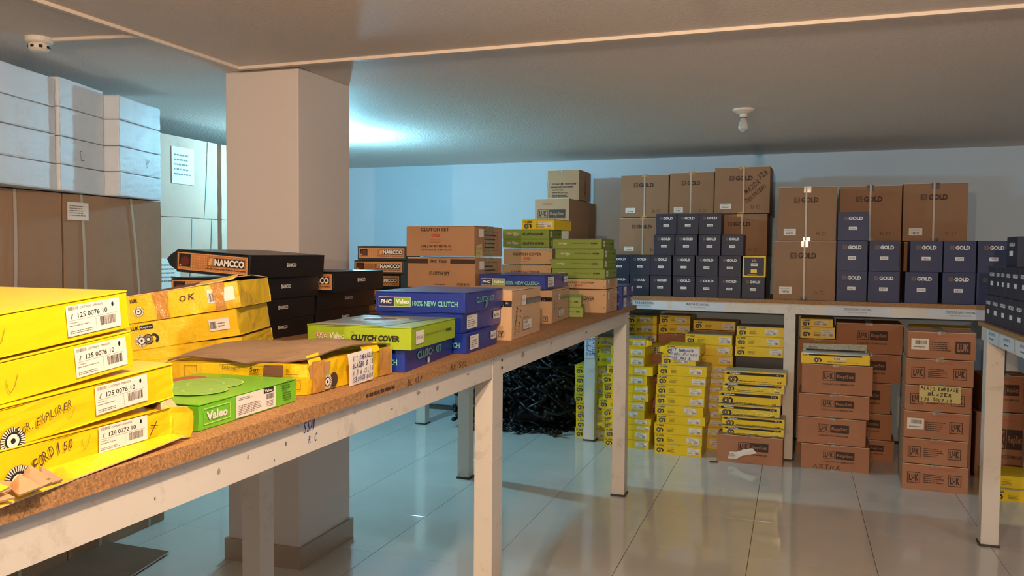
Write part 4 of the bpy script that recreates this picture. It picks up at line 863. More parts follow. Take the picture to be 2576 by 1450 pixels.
('shipping_carton', 'carton', 'gc', 'l', 'brown carton behind the navy pyramid, first from left of the lower three', 'brown shipping cartons on the back shelf', -1.147, 6.714, 1.4925, -2.0, 0.381, 0.36, 0.2998, 0),
('shipping_carton', 'carton', 'gc', 'l', 'brown carton behind the navy pyramid, second from left of the lower three', 'brown shipping cartons on the back shelf', -0.774, 6.691, 1.4925, -2.0, 0.348, 0.36, 0.2998, 1),
('shipping_carton', 'carton', 'gc', 'l', 'brown carton behind the navy pyramid, third from left of the lower three', 'brown shipping cartons on the back shelf', -0.393, 6.669, 1.4925, -2.0, 0.397, 0.36, 0.3198, 2),
('shipping_carton', 'carton', 'gc', 'l', 'brown carton above the navy pyramid, first from left of the top three', 'brown shipping cartons on the back shelf', -1.137, 6.713, 1.793, -2.0, 0.383, 0.36, 0.3404, 0),
('shipping_carton', 'carton', 'gc', 'l', 'brown carton above the navy pyramid, second from left of the top three', 'brown shipping cartons on the back shelf', -0.765, 6.69, 1.793, -2.0, 0.34, 0.36, 0.3494, 1),
('shipping_carton', 'carton', 'gc', 'mazda', 'brown carton above the navy pyramid, third from left of the top three', 'brown shipping cartons on the back shelf', -0.383, 6.658, 1.813, -2.0, 0.407, 0.38, 0.3568, 2),
('shipping_carton', 'carton', 'gc', 'r', 'tall brown taped carton, lowest of the pair between the navy groups', 'brown shipping cartons on the back shelf', 0.073, 6.471, 1.175, -2.0, 0.422, 0.4, 0.4277, 0),
('shipping_carton', 'carton', 'gc', 'r', 'tall brown taped carton, topmost of the pair between the navy groups', 'brown shipping cartons on the back shelf', 0.085, 6.48, 1.6034, -2.0, 0.394, 0.4, 0.3926, 1),
('parts_box', 'box', 'navy', 'blue', 'blue-navy box, first from left in bottom row of the right group', 'navy parts boxes on the back shelf', 0.388, 6.359, 1.175, -2.0, 0.197, 0.22, 0.2148, 0),
('parts_box', 'box', 'navy', 'blue', 'blue-navy box, second from left in bottom row of the right group', 'navy parts boxes on the back shelf', 0.594, 6.347, 1.175, -2.0, 0.2, 0.22, 0.2148, 1),
('parts_box', 'box', 'navy', 'blue', 'blue-navy box, third from left in bottom row of the right group', 'navy parts boxes on the back shelf', 0.831, 6.333, 1.175, -2.0, 0.204, 0.22, 0.2148, 2),
('parts_box', 'box', 'navy', 'blue', 'blue-navy box, fourth from left in bottom row of the right group', 'navy parts boxes on the back shelf', 1.056, 6.319, 1.175, -2.0, 0.197, 0.22, 0.2148, 3),
('parts_box', 'box', 'navy', 'blue', 'blue-navy box, fifth from left in bottom row of the right group', 'navy parts boxes on the back shelf', 1.257, 6.307, 1.175, -2.0, 0.19, 0.22, 0.2148, 4),
('parts_box', 'box', 'navy', 'blue', 'blue-navy box, first from left in second row of the right group', 'navy parts boxes on the back shelf', 0.387, 6.359, 1.3905, -2.0, 0.196, 0.22, 0.2148, 0),
('parts_box', 'box', 'navy', 'blue', 'blue-navy box, second from left in second row of the right group', 'navy parts boxes on the back shelf', 0.594, 6.347, 1.3905, -2.0, 0.194, 0.22, 0.2148, 1),
('parts_box', 'box', 'navy', 'blue', 'blue-navy box, third from left in second row of the right group', 'navy parts boxes on the back shelf', 0.855, 6.331, 1.3905, -2.0, 0.199, 0.22, 0.2148, 2),
('parts_box', 'box', 'navy', 'blue', 'blue-navy box, fourth from left in second row of the right group', 'navy parts boxes on the back shelf', 1.057, 6.319, 1.3905, -2.0, 0.194, 0.22, 0.2148, 3),
('parts_box', 'box', 'navy', 'blue', 'blue-navy box, fifth from left in second row of the right group', 'navy parts boxes on the back shelf', 1.258, 6.307, 1.3905, -2.0, 0.19, 0.22, 0.2148, 4),
('parts_box', 'box', 'navy', 'blue', 'single blue-navy box standing on top of the right group', 'navy parts boxes on the back shelf', 0.389, 6.359, 1.606, -2.0, 0.202, 0.22, 0.1998, 0),
('shipping_carton', 'carton', 'gc', 'rt', 'brown carton above the right navy group, first from left', 'brown shipping cartons on the back shelf', 0.518, 6.684, 1.606, -2.0, 0.416, 0.4, 0.4053, 0),
('shipping_carton', 'carton', 'gc', 'rt', 'brown carton above the right navy group, second from left', 'brown shipping cartons on the back shelf', 0.938, 6.659, 1.606, -2.0, 0.41, 0.4, 0.4142, 1),
('shipping_carton', 'carton', 'lc', '', 'lower brown carton in the tower left of the navy pyramid', 'brown shipping cartons on the back shelf', -1.842, 6.755, 1.175, -2.0, 0.291, 0.8, 0.3698, 0),
('shipping_carton', 'carton', 'lc', 'tower', 'upper brown carton with dark logo in the tower left of the navy pyramid', 'brown shipping cartons on the back shelf', -1.846, 6.755, 1.5455, -2.0, 0.29, 0.8, 0.3979, 1),
('shipping_carton', 'carton', 'multi', '', 'smallest brown carton at the very top in the tower left of the navy pyramid', 'brown shipping cartons on the back shelf', -1.829, 6.783, 1.9441, -2.0, 0.275, 0.36, 0.2524, 2),
('clutch_box', 'box', 'ly', '', 'yellow clutch box, lowest in the floor stack left of the noted leg', 'clutch boxes under the back shelf', -1.536, 6.571, 0.0, -2.0, 0.264, 0.27, 0.0754, 0),
('clutch_box', 'box', 'ly', '', 'yellow clutch box, second from bottom in the floor stack left of the noted leg', 'clutch boxes under the back shelf', -1.528, 6.571, 0.0761, -2.0, 0.26, 0.27, 0.0756, 1),
('clutch_box', 'box', 'ly', '', 'yellow clutch box, third from bottom in the floor stack left of the noted leg', 'clutch boxes under the back shelf', -1.528, 6.571, 0.1525, -2.0, 0.262, 0.27, 0.0678, 2),
('clutch_box', 'box', 'ly', '', 'yellow clutch box, fourth from bottom in the floor stack left of the noted leg', 'clutch boxes under the back shelf', -1.53, 6.571, 0.221, -2.0, 0.26, 0.27, 0.0694, 3),
('clutch_box', 'box', 'ly', '', 'yellow clutch box, fifth from bottom in the floor stack left of the noted leg', 'clutch boxes under the back shelf', -1.55, 6.571, 0.2913, -2.0, 0.248, 0.27, 0.0711, 4),
('clutch_box', 'box', 'ly', '', 'yellow clutch box, sixth from bottom in the floor stack left of the noted leg', 'clutch boxes under the back shelf', -1.547, 6.571, 0.3631, -2.0, 0.249, 0.27, 0.0722, 5),
('clutch_box', 'box', 'ly', '', 'yellow clutch box, seventh from bottom in the floor stack left of the noted leg', 'clutch boxes under the back shelf', -1.535, 6.571, 0.436, -2.0, 0.266, 0.27, 0.0781, 6),
('clutch_box', 'box', 'ly', '', 'yellow clutch box, topmost in the floor stack left of the noted leg', 'clutch boxes under the back shelf', -1.541, 6.571, 0.5149, -2.0, 0.266, 0.27, 0.0741, 7),
('clutch_box', 'box', 'ly', '', 'yellow clutch box, lowest in the crooked stack behind the table leg', 'clutch boxes under the back shelf', -1.197, 6.359, 0.0, -3.0, 0.358, 0.27, 0.0639, 0),
('clutch_box', 'box', 'ly', '', 'yellow clutch box, second from bottom in the crooked stack behind the table leg', 'clutch boxes under the back shelf', -1.193, 6.359, 0.0647, -3.0, 0.358, 0.27, 0.0751, 1),
('clutch_box', 'box', 'ly', 'flapL', 'yellow clutch box, third from bottom in the crooked stack behind the table leg', 'clutch boxes under the back shelf', -1.199, 6.358, 0.1406, -3.0, 0.375, 0.27, 0.0435, 2),
('clutch_box', 'box', 'ly', '', 'yellow clutch box, fourth from bottom in the crooked stack behind the table leg', 'clutch boxes under the back shelf', -1.197, 6.358, 0.1847, -3.0, 0.387, 0.27, 0.0482, 3),
('clutch_box', 'box', 'ly', '', 'yellow clutch box, fifth from bottom in the crooked stack behind the table leg', 'clutch boxes under the back shelf', -1.224, 6.359, 0.2337, -3.0, 0.334, 0.27, 0.0608, 4),
('clutch_box', 'box', 'ly', '', 'yellow clutch box, sixth from bottom in the crooked stack behind the table leg', 'clutch boxes under the back shelf', -1.235, 6.358, 0.2952, -3.0, 0.371, 0.27, 0.0712, 5),
('clutch_box', 'box', 'ly', '', 'yellow clutch box, seventh from bottom in the crooked stack behind the table leg', 'clutch boxes under the back shelf', -1.208, 6.359, 0.3671, -3.0, 0.362, 0.27, 0.0604, 6),
('clutch_box', 'box', 'ly', '', 'yellow clutch box, eighth from bottom in the crooked stack behind the table leg', 'clutch boxes under the back shelf', -1.211, 6.359, 0.4282, -3.0, 0.358, 0.27, 0.0630, 7),
('clutch_box', 'box', 'ly', '', 'yellow clutch box, ninth from bottom in the crooked stack behind the table leg', 'clutch boxes under the back shelf', -1.218, 6.359, 0.492, -3.0, 0.354, 0.27, 0.0742, 8),
('clutch_box', 'box', 'ly', '', 'yellow clutch box, tenth from bottom in the crooked stack behind the table leg', 'clutch boxes under the back shelf', -1.177, 6.359, 0.567, -3.0, 0.362, 0.27, 0.0691, 9),
('clutch_box', 'box', 'ly', '', 'yellow clutch box, eleventh from bottom in the crooked stack behind the table leg', 'clutch boxes under the back shelf', -1.197, 6.361, 0.6368, -3.0, 0.266, 0.27, 0.0780, 10),
('clutch_box', 'box', 'ly', '', 'yellow clutch box, twelfth from bottom in the crooked stack behind the table leg', 'clutch boxes under the back shelf', -1.185, 6.353, 0.7156, -6.0, 0.276, 0.27, 0.0644, 11),
('clutch_box', 'box', 'ly', 'flapR', 'yellow clutch box, topmost in the crooked stack behind the table leg', 'clutch boxes under the back shelf', -1.194, 6.373, 0.7807, 2.0, 0.249, 0.27, 0.0668, 12),
('shipping_carton', 'carton', 'lc', '', 'brown carton, lowest in the pile between noted leg and table leg', 'brown shipping cartons under the back shelf', -1.49, 6.871, 0.0, -2.0, 0.26, 0.27, 0.2901, 0),
('shipping_carton', 'carton', 'lc', '', 'brown carton, second from bottom in the pile between noted leg and table leg', 'brown shipping cartons under the back shelf', -1.49, 6.871, 0.2908, -2.0, 0.26, 0.27, 0.2901, 1),
('clutch_box', 'box', 'ly', '', 'yellow clutch box, third from bottom in the pile between noted leg and table leg', 'clutch boxes under the back shelf', -1.49, 6.871, 0.5817, -2.0, 0.234, 0.27, 0.0658, 2),
('clutch_box', 'box', 'ly', '', 'yellow clutch box, fourth from bottom in the pile between noted leg and table leg', 'clutch boxes under the back shelf', -1.492, 6.871, 0.6482, -2.0, 0.236, 0.27, 0.0701, 3),
('clutch_box', 'box', 'ly', '', 'yellow clutch box, topmost in the pile between noted leg and table leg', 'clutch boxes under the back shelf', -1.493, 6.871, 0.719, -2.0, 0.236, 0.27, 0.079, 4),
('clutch_box', 'box', 'ly', '', 'yellow clutch box, lowest in the tall neat stack carrying the blue-pen note', 'clutch boxes under the back shelf', -0.789, 6.249, 0.0, -2.0, 0.35, 0.27, 0.0785, 0),
('clutch_box', 'box', 'ly', '', 'yellow clutch box, second from bottom in the tall neat stack carrying the blue-pen note', 'clutch boxes under the back shelf', -0.788, 6.249, 0.0792, -2.0, 0.354, 0.27, 0.0736, 1),
('clutch_box', 'box', 'ly', '', 'yellow clutch box, third from bottom in the tall neat stack carrying the blue-pen note', 'clutch boxes under the back shelf', -0.789, 6.249, 0.1535, -2.0, 0.358, 0.27, 0.0776, 2),
('clutch_box', 'box', 'ly', '', 'yellow clutch box, fourth from bottom in the tall neat stack carrying the blue-pen note', 'clutch boxes under the back shelf', -0.772, 6.249, 0.2319, -2.0, 0.359, 0.27, 0.0659, 3),
('clutch_box', 'box', 'ly', '', 'yellow clutch box, fifth from bottom in the tall neat stack carrying the blue-pen note', 'clutch boxes under the back shelf', -0.785, 6.249, 0.2986, -2.0, 0.357, 0.27, 0.0742, 4),
('clutch_box', 'box', 'ly', '', 'yellow clutch box, sixth from bottom in the tall neat stack carrying the blue-pen note', 'clutch boxes under the back shelf', -0.781, 6.249, 0.3735, -2.0, 0.363, 0.27, 0.076, 5),
('clutch_box', 'box', 'ly', '', 'yellow clutch box, seventh from bottom in the tall neat stack carrying the blue-pen note', 'clutch boxes under the back shelf', -0.778, 6.249, 0.4503, -2.0, 0.359, 0.27, 0.0736, 6),
('clutch_box', 'box', 'ly', '', 'yellow clutch box, eighth from bottom in the tall neat stack carrying the blue-pen note', 'clutch boxes under the back shelf', -0.772, 6.249, 0.5245, -2.0, 0.361, 0.27, 0.0717, 7),
('clutch_box', 'box', 'ly', '', 'yellow clutch box, ninth from bottom in the tall neat stack carrying the blue-pen note', 'clutch boxes under the back shelf', -0.766, 6.249, 0.5969, -2.0, 0.358, 0.27, 0.0778, 8),
('clutch_box', 'box', 'ly', '', 'yellow clutch box, tenth from bottom in the tall neat stack carrying the blue-pen note', 'clutch boxes under the back shelf', -0.795, 6.251, 0.6754, -2.0, 0.255, 0.27, 0.0757, 9),
('clutch_box', 'box', 'ly', 'flapL', 'yellow clutch box, topmost in the tall neat stack carrying the blue-pen note', 'clutch boxes under the back shelf', -0.765, 6.251, 0.7519, -2.0, 0.258, 0.27, 0.0697, 10),
('clutch_box', 'box', 'ly', '', 'shaded yellow box, lowest in the stack behind the tall neat one', 'clutch boxes under the back shelf', -0.655, 6.553, 0.0, -2.0, 0.345, 0.27, 0.0954, 0),
('clutch_box', 'box', 'ly', '', 'shaded yellow box, second from bottom in the stack behind the tall neat one', 'clutch boxes under the back shelf', -0.657, 6.553, 0.0961, -2.0, 0.345, 0.27, 0.0708, 1),
('clutch_box', 'box', 'ly', '', 'shaded yellow box, third from bottom in the stack behind the tall neat one', 'clutch boxes under the back shelf', -0.657, 6.553, 0.1677, -2.0, 0.345, 0.27, 0.071, 2),
('clutch_box', 'box', 'ly', '', 'shaded yellow box, fourth from bottom in the stack behind the tall neat one', 'clutch boxes under the back shelf', -0.66, 6.553, 0.2394, -2.0, 0.345, 0.27, 0.0617, 3),
('clutch_box', 'box', 'ly', '', 'shaded yellow box, fifth from bottom in the stack behind the tall neat one', 'clutch boxes under the back shelf', -0.66, 6.553, 0.3018, -2.0, 0.345, 0.27, 0.0619, 4),
('clutch_box', 'box', 'ly', '', 'shaded yellow box, sixth from bottom in the stack behind the tall neat one', 'clutch boxes under the back shelf', -0.662, 6.553, 0.3644, -2.0, 0.345, 0.27, 0.0707, 5),
('clutch_box', 'box', 'ly', '', 'shaded yellow box, seventh from bottom in the stack behind the tall neat one', 'clutch boxes under the back shelf', -0.663, 6.554, 0.436, -2.0, 0.345, 0.27, 0.053, 6),
('clutch_box', 'box', 'ly', '', 'shaded yellow box, eighth from bottom in the stack behind the tall neat one', 'clutch boxes under the back shelf', -0.655, 6.553, 0.4897, -2.0, 0.345, 0.27, 0.0616, 7),
('clutch_box', 'box', 'ly', '', 'shaded yellow box, ninth from bottom in the stack behind the tall neat one', 'clutch boxes under the back shelf', -0.643, 6.553, 0.552, -2.0, 0.345, 0.27, 0.0438, 8),
('clutch_box', 'box', 'ly', '', 'shaded yellow box, tenth from bottom in the stack behind the tall neat one', 'clutch boxes under the back shelf', -0.594, 6.55, 0.5965, -2.0, 0.345, 0.27, 0.0557, 9),
('clutch_box', 'box', 'ly', '', 'shaded yellow box, eleventh from bottom in the stack behind the tall neat one', 'clutch boxes under the back shelf', -0.597, 6.549, 0.6529, -2.0, 0.351, 0.27, 0.0711, 10),
('clutch_box', 'box', 'ly', '', 'shaded yellow box, twelfth from bottom in the stack behind the tall neat one', 'clutch boxes under the back shelf', -0.602, 6.549, 0.7247, -2.0, 0.351, 0.27, 0.0799, 11),
('clutch_box', 'box', 'ly', '', 'shaded yellow box, topmost in the stack behind the tall neat one', 'clutch boxes under the back shelf', -0.608, 6.549, 0.8052, -2.0, 0.356, 0.27, 0.0797, 12),
('shade_box', 'box', 'lc', 'dark', 'added support box, coloured black as shade, lowest behind the slim striped boxes', None, -0.229, 6.52, 0.0, -2.0, 0.35, 0.27, 0.3657, 0),  # both supports are added; their black is the gap's shade put into colour
('shade_box', 'box', 'lc', 'dark', 'added support box, coloured black as shade, second from bottom behind the slim striped boxes', None, -0.229, 6.52, 0.3664, -2.0, 0.35, 0.27, 0.3657, 1),
('clutch_box', 'box', 'ly', '', 'yellow clutch box, third from bottom in the pile behind the slim striped boxes', 'clutch boxes under the back shelf', -0.233, 6.514, 0.7329, -2.0, 0.35, 0.27, 0.0783, 2),
('clutch_box', 'box', 'ly', '', 'yellow clutch box, fourth from bottom in the pile behind the slim striped boxes', 'clutch boxes under the back shelf', -0.23, 6.514, 0.8119, -2.0, 0.35, 0.27, 0.0737, 3),
('clutch_box', 'box', 'ly', '', 'yellow clutch box, topmost in the pile behind the slim striped boxes', 'clutch boxes under the back shelf', -0.226, 6.514, 0.8864, -2.0, 0.348, 0.27, 0.0737, 4),
('shipping_carton', 'carton', 'lc', '', 'low brown carton on the floor under the slim striped yellow boxes', 'brown shipping cartons under the back shelf', -0.275, 6.143, 0.0, -2.0, 0.456, 0.185, 0.2024, 0),
('clutch_box', 'box', 'ys', 'shrink', 'slim yellow box with black stripe, second from bottom of the film-wrapped pile', 'clutch boxes under the back shelf', -0.254, 6.144, 0.2032, -2.0, 0.424, 0.185, 0.0614, 1),
('clutch_box', 'box', 'ys', 'shrink', 'slim yellow box with black stripe, third from bottom of the film-wrapped pile', 'clutch boxes under the back shelf', -0.255, 6.144, 0.2652, -2.0, 0.434, 0.185, 0.0703, 2),
('clutch_box', 'box', 'ys', 'shrink', 'slim yellow box with black stripe, fourth from bottom of the film-wrapped pile', 'clutch boxes under the back shelf', -0.285, 6.144, 0.3364, -2.0, 0.425, 0.185, 0.0815, 3),
('clutch_box', 'box', 'ys', 'shrink', 'slim yellow box with black stripe, fifth from bottom of the film-wrapped pile', 'clutch boxes under the back shelf', -0.281, 6.144, 0.4187, -2.0, 0.428, 0.185, 0.0960, 4),
('clutch_box', 'box', 'ys', '', 'slim yellow box with black stripe, sixth from bottom of the film-wrapped pile', 'clutch boxes under the back shelf', -0.259, 6.144, 0.5155, -2.0, 0.426, 0.185, 0.0635, 5),
('clutch_box', 'box', 'ys', '', 'slim yellow box with black stripe, topmost of the film-wrapped pile', 'clutch boxes under the back shelf', -0.246, 6.144, 0.5798, -2.0, 0.427, 0.185, 0.0878, 6),
('shipping_carton', 'carton', 'lc', '', 'brown carton, lowest in the back row, left pile under shelf', 'brown shipping cartons under the back shelf', -1.197, 6.95, 0.0, -2.0, 0.26, 0.27, 0.3813, 0),
('shipping_carton', 'carton', 'lc', '', 'brown carton, second from bottom in the back row, left pile under shelf', 'brown shipping cartons under the back shelf', -1.197, 6.95, 0.382, -2.0, 0.26, 0.27, 0.3813, 1),
('clutch_box', 'box', 'ly', '', 'yellow clutch box, third from bottom in the back row, left pile under shelf', 'clutch boxes under the back shelf', -1.197, 6.95, 0.764, -2.0, 0.26, 0.27, 0.0707, 2),
('clutch_box', 'box', 'ly', '', 'yellow clutch box, fourth from bottom in the back row, left pile under shelf', 'clutch boxes under the back shelf', -1.198, 6.95, 0.8355, -2.0, 0.261, 0.27, 0.0765, 3),
('clutch_box', 'box', 'ly', '', 'yellow clutch box, topmost in the back row, left pile under shelf', 'clutch boxes under the back shelf', -1.198, 6.95, 0.9127, -2.0, 0.259, 0.27, 0.0745, 4),
('shipping_carton', 'carton', 'lc', '', 'brown carton, lowest in the pile left of the blue-pen note', 'brown shipping cartons under the back shelf', -0.998, 6.652, 0.0, -2.0, 0.26, 0.27, 0.3578, 0),
('shipping_carton', 'carton', 'lc', '', 'brown carton, second from bottom in the pile left of the blue-pen note', 'brown shipping cartons under the back shelf', -0.998, 6.652, 0.3585, -2.0, 0.26, 0.27, 0.3578, 1),
('clutch_box', 'box', 'ly', '', 'yellow clutch box, topmost in the pile left of the blue-pen note', 'clutch boxes under the back shelf', -0.998, 6.652, 0.7171, -2.0, 0.147, 0.27, 0.0537, 2),
('shipping_carton', 'carton', 'lc', '', 'brown carton, lowest in the back row, middle pile under shelf', 'brown shipping cartons under the back shelf', -0.926, 6.95, 0.0, -2.0, 0.26, 0.27, 0.4212, 0),
('shipping_carton', 'carton', 'lc', '', 'brown carton, second from bottom in the back row, middle pile under shelf', 'brown shipping cartons under the back shelf', -0.926, 6.95, 0.4219, -2.0, 0.26, 0.27, 0.4212, 1),
('clutch_box', 'box', 'ly', '', 'yellow clutch box, third from bottom in the back row, middle pile under shelf', 'clutch boxes under the back shelf', -0.926, 6.95, 0.8439, -2.0, 0.259, 0.27, 0.0766, 2),
('clutch_box', 'box', 'ly', '', 'yellow clutch box, topmost in the back row, middle pile under shelf', 'clutch boxes under the back shelf', -0.921, 6.95, 0.9213, -2.0, 0.254, 0.27, 0.0728, 3),
('shipping_carton', 'carton', 'lc', '', 'brown carton, lowest in the back row, right pile under shelf', 'brown shipping cartons under the back shelf', -0.594, 6.849, 0.0, -2.0, 0.333, 0.27, 0.4466, 0),
('shipping_carton', 'carton', 'lc', '', 'brown carton, second from bottom in the back row, right pile under shelf', 'brown shipping cartons under the back shelf', -0.594, 6.849, 0.4473, -2.0, 0.333, 0.27, 0.4466, 1),
('clutch_box', 'box', 'ly', '', 'yellow clutch box, topmost in the back row, right pile under shelf', 'clutch boxes under the back shelf', -0.594, 6.849, 0.8947, -2.0, 0.333, 0.27, 0.0715, 2),
('shipping_carton', 'carton', 'lc', 'astra', 'reddish brown carton, lowest in the stack right of the middle shelf leg', 'brown shipping cartons under the back shelf', 0.3, 6.267, 0.0, -2.0, 0.443, 0.4, 0.1804, 0),
('shipping_carton', 'carton', 'lc', '', 'reddish brown carton, second from bottom in the stack right of the middle shelf leg', 'brown shipping cartons under the back shelf', 0.274, 6.267, 0.1811, -2.0, 0.443, 0.4, 0.1876, 1),
('shipping_carton', 'carton', 'lc', '', 'reddish brown carton, third from bottom in the stack right of the middle shelf leg', 'brown shipping cartons under the back shelf', 0.283, 6.267, 0.3693, -2.0, 0.46, 0.4, 0.165, 2),
('shipping_carton', 'carton', 'lc', '', 'reddish brown carton, fourth from bottom in the stack right of the middle shelf leg', 'brown shipping cartons under the back shelf', 0.301, 6.267, 0.5351, -2.0, 0.458, 0.4, 0.2091, 3),
('display_tray', 'tray', 'ytray', '', 'open yellow display tray with pale flap on the reddish carton stack', None, 0.287, 6.267, 0.7449, -2.0, 0.443, 0.4, 0.1394, 4),
('shipping_carton', 'carton', 'lc', '', 'shaded brown carton, lowest in the set-back stack between two front stacks', 'brown shipping cartons under the back shelf', 0.554, 6.674, 0.0, -2.0, 0.331, 0.4, 0.1537, 0),
('shipping_carton', 'carton', 'lc', '', 'shaded brown carton, second from bottom in the set-back stack between two front stacks', 'brown shipping cartons under the back shelf', 0.538, 6.674, 0.1544, -2.0, 0.326, 0.4, 0.1926, 1),
('shipping_carton', 'carton', 'lc', '', 'shaded brown carton, third from bottom in the set-back stack between two front stacks', 'brown shipping cartons under the back shelf', 0.524, 6.674, 0.3478, -2.0, 0.326, 0.4, 0.2251, 2),
('shipping_carton', 'carton', 'lc', '', 'shaded brown carton, fourth from bottom in the set-back stack between two front stacks', 'brown shipping cartons under the back shelf', 0.547, 6.673, 0.5736, -2.0, 0.4, 0.4, 0.2105, 3),
('shipping_carton', 'carton', 'lc', '', 'shaded brown carton, topmost in the set-back stack between two front stacks', 'brown shipping cartons under the back shelf', 0.531, 6.672, 0.7848, -2.0, 0.445, 0.4, 0.2235, 4),
('shipping_carton', 'carton', 'lc2', '', 'brown carton, lowest in the tall stack beside the right table leg', 'brown shipping cartons under the back shelf', 0.883, 5.945, 0.0, -3.0, 0.377, 0.38, 0.1694, 0),
('shipping_carton', 'carton', 'lc2', '', 'brown carton, second from bottom in the tall stack beside the right table leg', 'brown shipping cartons under the back shelf', 0.879, 5.945, 0.1702, -3.0, 0.367, 0.38, 0.1646, 1),
('shipping_carton', 'carton', 'lc2', 'sticker', 'brown carton, third from bottom in the tall stack beside the right table leg', 'brown shipping cartons under the back shelf', 0.883, 5.945, 0.3356, -3.0, 0.371, 0.38, 0.1749, 2),
('shipping_carton', 'carton', 'lc2', '', 'brown carton, fourth from bottom in the tall stack beside the right table leg', 'brown shipping cartons under the back shelf', 0.888, 5.945, 0.5112, -3.0, 0.376, 0.38, 0.1664, 3),
('shipping_carton', 'carton', 'lc2', '', 'brown carton, fifth from bottom in the tall stack beside the right table leg', 'brown shipping cartons under the back shelf', 0.893, 5.945, 0.6784, -3.0, 0.382, 0.38, 0.1694, 4),
('shipping_carton', 'carton', 'lc2', 'top', 'brown carton, topmost in the tall stack beside the right table leg', 'brown shipping cartons under the back shelf', 0.9, 5.945, 0.8485, -3.0, 0.384, 0.38, 0.1744, 5),
('shipping_carton', 'carton', 'lc', '', 'brown carton, lowest behind the open yellow tray', 'brown shipping cartons under the back shelf', 0.178, 6.631, 0.0, -2.0, 0.26, 0.27, 0.438, 0),
('shipping_carton', 'carton', 'lc', '', 'brown carton, second from bottom behind the open yellow tray', 'brown shipping cartons under the back shelf', 0.178, 6.631, 0.4387, -2.0, 0.26, 0.27, 0.438, 1),
('clutch_box', 'box', 'ly', '', 'yellow clutch box, third from bottom behind the open yellow tray', 'clutch boxes under the back shelf', 0.178, 6.631, 0.8774, -2.0, 0.244, 0.27, 0.0876, 2),
('clutch_box', 'box', 'ly', '', 'yellow clutch box, topmost behind the open yellow tray', 'clutch boxes under the back shelf', 0.169, 6.631, 0.9657, -2.0, 0.23, 0.27, 0.0613, 3),
('shipping_carton', 'carton', 'gc', 'l', 'plain brown carton, first supporting the upper cartons behind navy boxes', 'brown shipping cartons on the back shelf', -1.15, 6.735, 1.175, -2.0, 0.36, 0.34, 0.3163, 0),
('shipping_carton', 'carton', 'gc', 'l', 'plain brown carton, second supporting the upper cartons behind navy boxes', 'brown shipping cartons on the back shelf', -0.78, 6.723, 1.175, -2.0, 0.36, 0.34, 0.3163, 1),
('shipping_carton', 'carton', 'gc', 'l', 'plain brown carton, third supporting the upper cartons behind navy boxes', 'brown shipping cartons on the back shelf', -0.4, 6.712, 1.175, -2.0, 0.36, 0.34, 0.3163, 2),
('shipping_carton', 'carton', 'gc', 'l', 'plain brown carton, fourth supporting the upper cartons behind navy boxes', 'brown shipping cartons on the back shelf', 0.53, 6.69, 1.175, -2.0, 0.4, 0.38, 0.4298, 3),
('shipping_carton', 'carton', 'gc', 'l', 'plain brown carton, fifth supporting the upper cartons behind navy boxes', 'brown shipping cartons on the back shelf', 0.95, 6.69, 1.175, -2.0, 0.4, 0.38, 0.4298, 4),
('shipping_carton', 'carton', 'lc', '', 'brown carton, lowest behind the tall right carton stack', 'brown shipping cartons under the back shelf', 0.965, 6.38, 0.0, -2.0, 0.4, 0.3, 0.4698, 0),
('shipping_carton', 'carton', 'lc', '', 'brown carton, second from bottom behind the tall right carton stack', 'brown shipping cartons under the back shelf', 0.965, 6.38, 0.4705, -2.0, 0.4, 0.3, 0.4698, 1),
('clutch_box', 'box', 'ly', '', 'yellow clutch box, topmost behind the tall right carton stack', 'clutch boxes under the back shelf', 0.965, 6.38, 0.941, -2.0, 0.36, 0.27, 0.0698, 2),
('clutch_box', 'box', 'ly', '', 'yellow box lying on the floor under the right table', 'clutch boxes under the back shelf', 1.36, 5.82, 0.0, 4.0, 0.4, 0.28, 0.0747, 0),
('clutch_box', 'box', 'ly', '', 'worn yellow box on the floor box under the right table', 'clutch boxes under the back shelf', 1.33, 5.84, 0.0755, -3.0, 0.36, 0.27, 0.0747, 1),
('shipping_carton', 'carton', 'lc', '', 'plain brown carton in the dark corner under the right table', 'brown shipping cartons under the back shelf', 1.37, 6.42, 0.0, 0.0, 0.36, 0.34, 0.4498, 2),
('shipping_carton', 'carton', 'lc', '', 'smaller brown carton on another in the dark corner at right', 'brown shipping cartons under the back shelf', 1.36, 6.4, 0.4505, 5.0, 0.3, 0.26, 0.2498, 3)]
for r_ in DATA: build_row(r_[0], r_[1], r_[2], r_[3], r_[4], r_[5], *r_[6:13], r_[13])
